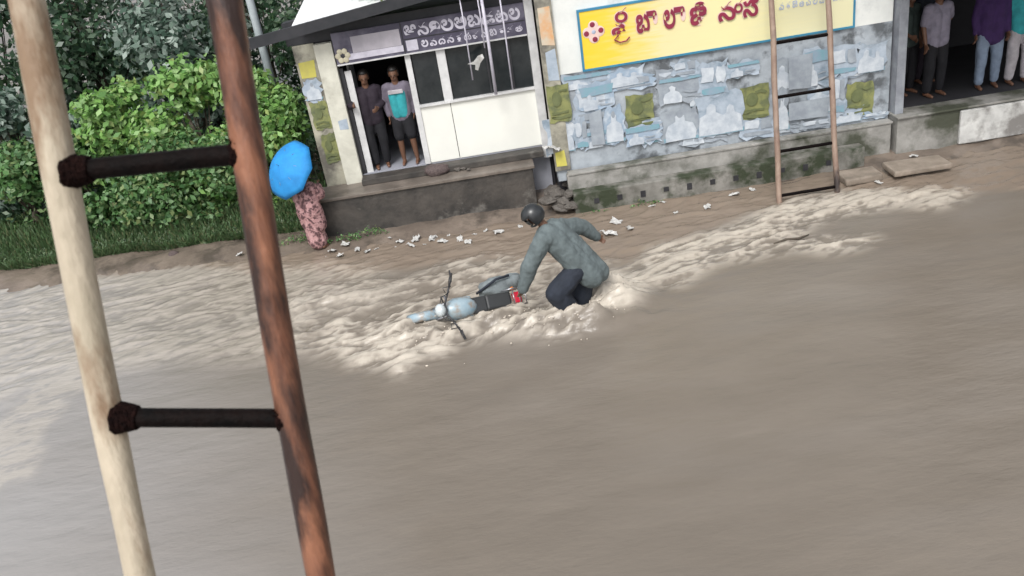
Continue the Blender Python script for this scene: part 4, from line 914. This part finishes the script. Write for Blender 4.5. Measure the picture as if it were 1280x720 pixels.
for i, (x, y, w_, h, m, nl_, lb) in enumerate([
    (-10.8, 20.5, 4.2, 6.2, 'leaf_dark', 7500, 'dark tree at the top left corner behind the hedge'),
    (-8.6, 21.0, 4.2, 6.6, 'leaf_dark', 7500, 'dark tree between the ladder rails behind the bright shrubs'),
    (-6.4, 20.2, 3.8, 6.0, 'leaf_pale', 6000, 'grey-green glossy tree left of the reddish ladder rail'),
    (-4.7, 20.6, 3.4, 5.8, 'leaf_dark', 7000, 'dark tree behind the reddish ladder rail beside the grey utility pole'),
    (-2.9, 23.2, 4.4, 6.3, 'leaf_dark', 7000, 'dark tree rising behind the shop roof'),
    (-.2, 23.8, 4.2, 5.6, 'leaf_mid', 6000, 'mid green tree behind the shop roof, right of the dark one'),
    (-.9, 20.6, 2.6, 5.4, 'leaf_mid', 5000, 'mid green tree leaning over the rear edge of the shop roof'),
    (-12.5, 26.5, 6.5, 7.5, 'leaf_dark', 6000, 'farther dark tree filling the gap at the top left corner'),
    (-7.4, 27.0, 6.5, 7.5, 'leaf_dark', 6000, 'farther dark tree behind the grey-green glossy one'),
    (-3.2, 28.0, 6.0, 7.0, 'leaf_dark', 5000, 'farther dark tree behind the utility pole'),
    (-13.4, 21.0, 4.2, 6.0, 'leaf_dark', 4500, 'dark tree farthest to the left behind the hedge')]):
    plant('tree', 'tree', lb, x, y, w_, h, m, int(nl_*1.3), .22, 20, 70+i, 'trees behind the shop and hedge', z0=.3, low=.12)
# undergrowth and grass
V = []
cs = [((rng.uniform(-16, -3.3), rng.uniform(17.6, 25), .45), (.8, .7, .65)) for i in range(120)]
tag(leafobj('undergrowth', leaves(40000, cs, .18, seed=5), 'leaf_dark', None, (0, 0, 0)), 'dense dark low undergrowth filling the ground beneath the trees', 'undergrowth', kind='stuff')
ng = 42000; gxp = rng.uniform(-14, -3.5, ng); e0 = 15.55+.085*(-3.2-gxp)+.25*fbm(gxp*1.2, gxp*0, 3, 8); gyp = e0+rng.random(ng)**1.3*2.0
hgt = .10+.22*rng.random(ng)*(.4+sstep(0, 1, gyp-e0)); ang = rng.uniform(0, pi, ng); zg = ground_z(gxp, gyp)
lean = rng.normal(size=(ng, 2))*.08; wd = .011+.012*rng.random(ng)
V = np.zeros((ng, 4, 3)); dxg = np.cos(ang)*wd; dyg = np.sin(ang)*wd
V[:, 0] = np.stack([gxp-dxg, gyp-dyg, zg], -1); V[:, 1] = np.stack([gxp+dxg, gyp+dyg, zg], -1)
V[:, 2] = np.stack([gxp+dxg*.5+lean[:, 0], gyp+lean[:, 1], zg+hgt], -1); V[:, 3] = np.stack([gxp-dxg*.5+lean[:, 0], gyp+lean[:, 1], zg+hgt], -1)
tag(leafobj('grass', V.reshape(-1, 3), 'grass', None, (0, 0, 0)), 'green grass strip along the mud in front of the hedge', 'grass', kind='stuff')
for i, (x, y, lb) in enumerate([(-2.9, 14.95, 'green weed at the foot of the platform nearest the umbrella'), (-2.4, 15.02, 'green weed under the platform below the doorway men'), (1.75, 14.48, 'green weed at the wall foot just right of the rubble heap'), (2.6, 14.5, 'green weed growing under the wall kerb below an olive poster'), (-3.8, 15.2, 'green weed beside the feet of the woman in pink')]):
    t = thing('weed', (x, y, gz(x, y)), lb, 'weed', 'weeds at the wall foot')
    leafobj('foliage', leaves(150, [((x+.12*k_, y, gz(x, y)+.03+.04*(k_ % 2)), (.12, .08, .09)) for k_ in (-2, -.5, 1, 2)], .06, seed=i), 'leaf_mid', t, (x, y, gz(x, y)))
cs = [((x_, y_, roof_z(y_, x_)+.10), (.30, .34, .16)) for x_, y_ in [(-1.9, 16.6), (-1.6, 16.1), (-1.45, 16.9), (-1.1, 15.9), (-1.0, 16.5), (-.6, 16.1), (-.5, 16.8), (0, 16.2), (.3, 16.8), (-1.8, 17.4), (-1.0, 17.4), (-.2, 17.5), (.6, 16.1), (-2.1, 17.2), (-1.3, 15.7)]]
cp = thing('creeper', (-.9, 16.6, roof_z(16.6, -.9)), 'green creeper sprawling over the right part of the pale tin roof', 'creeper')
leafobj('foliage', leaves(5200, cs, .14, seed=77, shell=.2), 'leaf_mid', cp, (-.9, 16.6, roof_z(16.6, -.9)))
q = MB()
for (c_, r_) in cs[:10]: q.tube([(-.9, 17.4, roof_z(17.4, -.9)+.03), (c_[0]*.6-.36, c_[1]*.5+8.6, roof_z(17, c_[0]*.6-.36)+.08), c_], [.02, .015, .008], 5)
q.build('stem', 'bark', cp, smooth=True)
# utility pole behind the shrubs
a = at_y(312, 0, 18.4)
up_ = thing('utility_pole', (a.x, 18.4, .3), 'pale grey utility pole rising behind the shrubs', 'pole')
MB().tube([(a.x, 18.4, .2), (a.x, 18.4, 7.5)], [.09, .07], 12).build('pole', 'pole', up_, smooth=True)
MB().box((a.x-.6, 18.34, 7.0), (a.x+.6, 18.46, 7.1)).build('crossarm', 'dark_metal', up_)
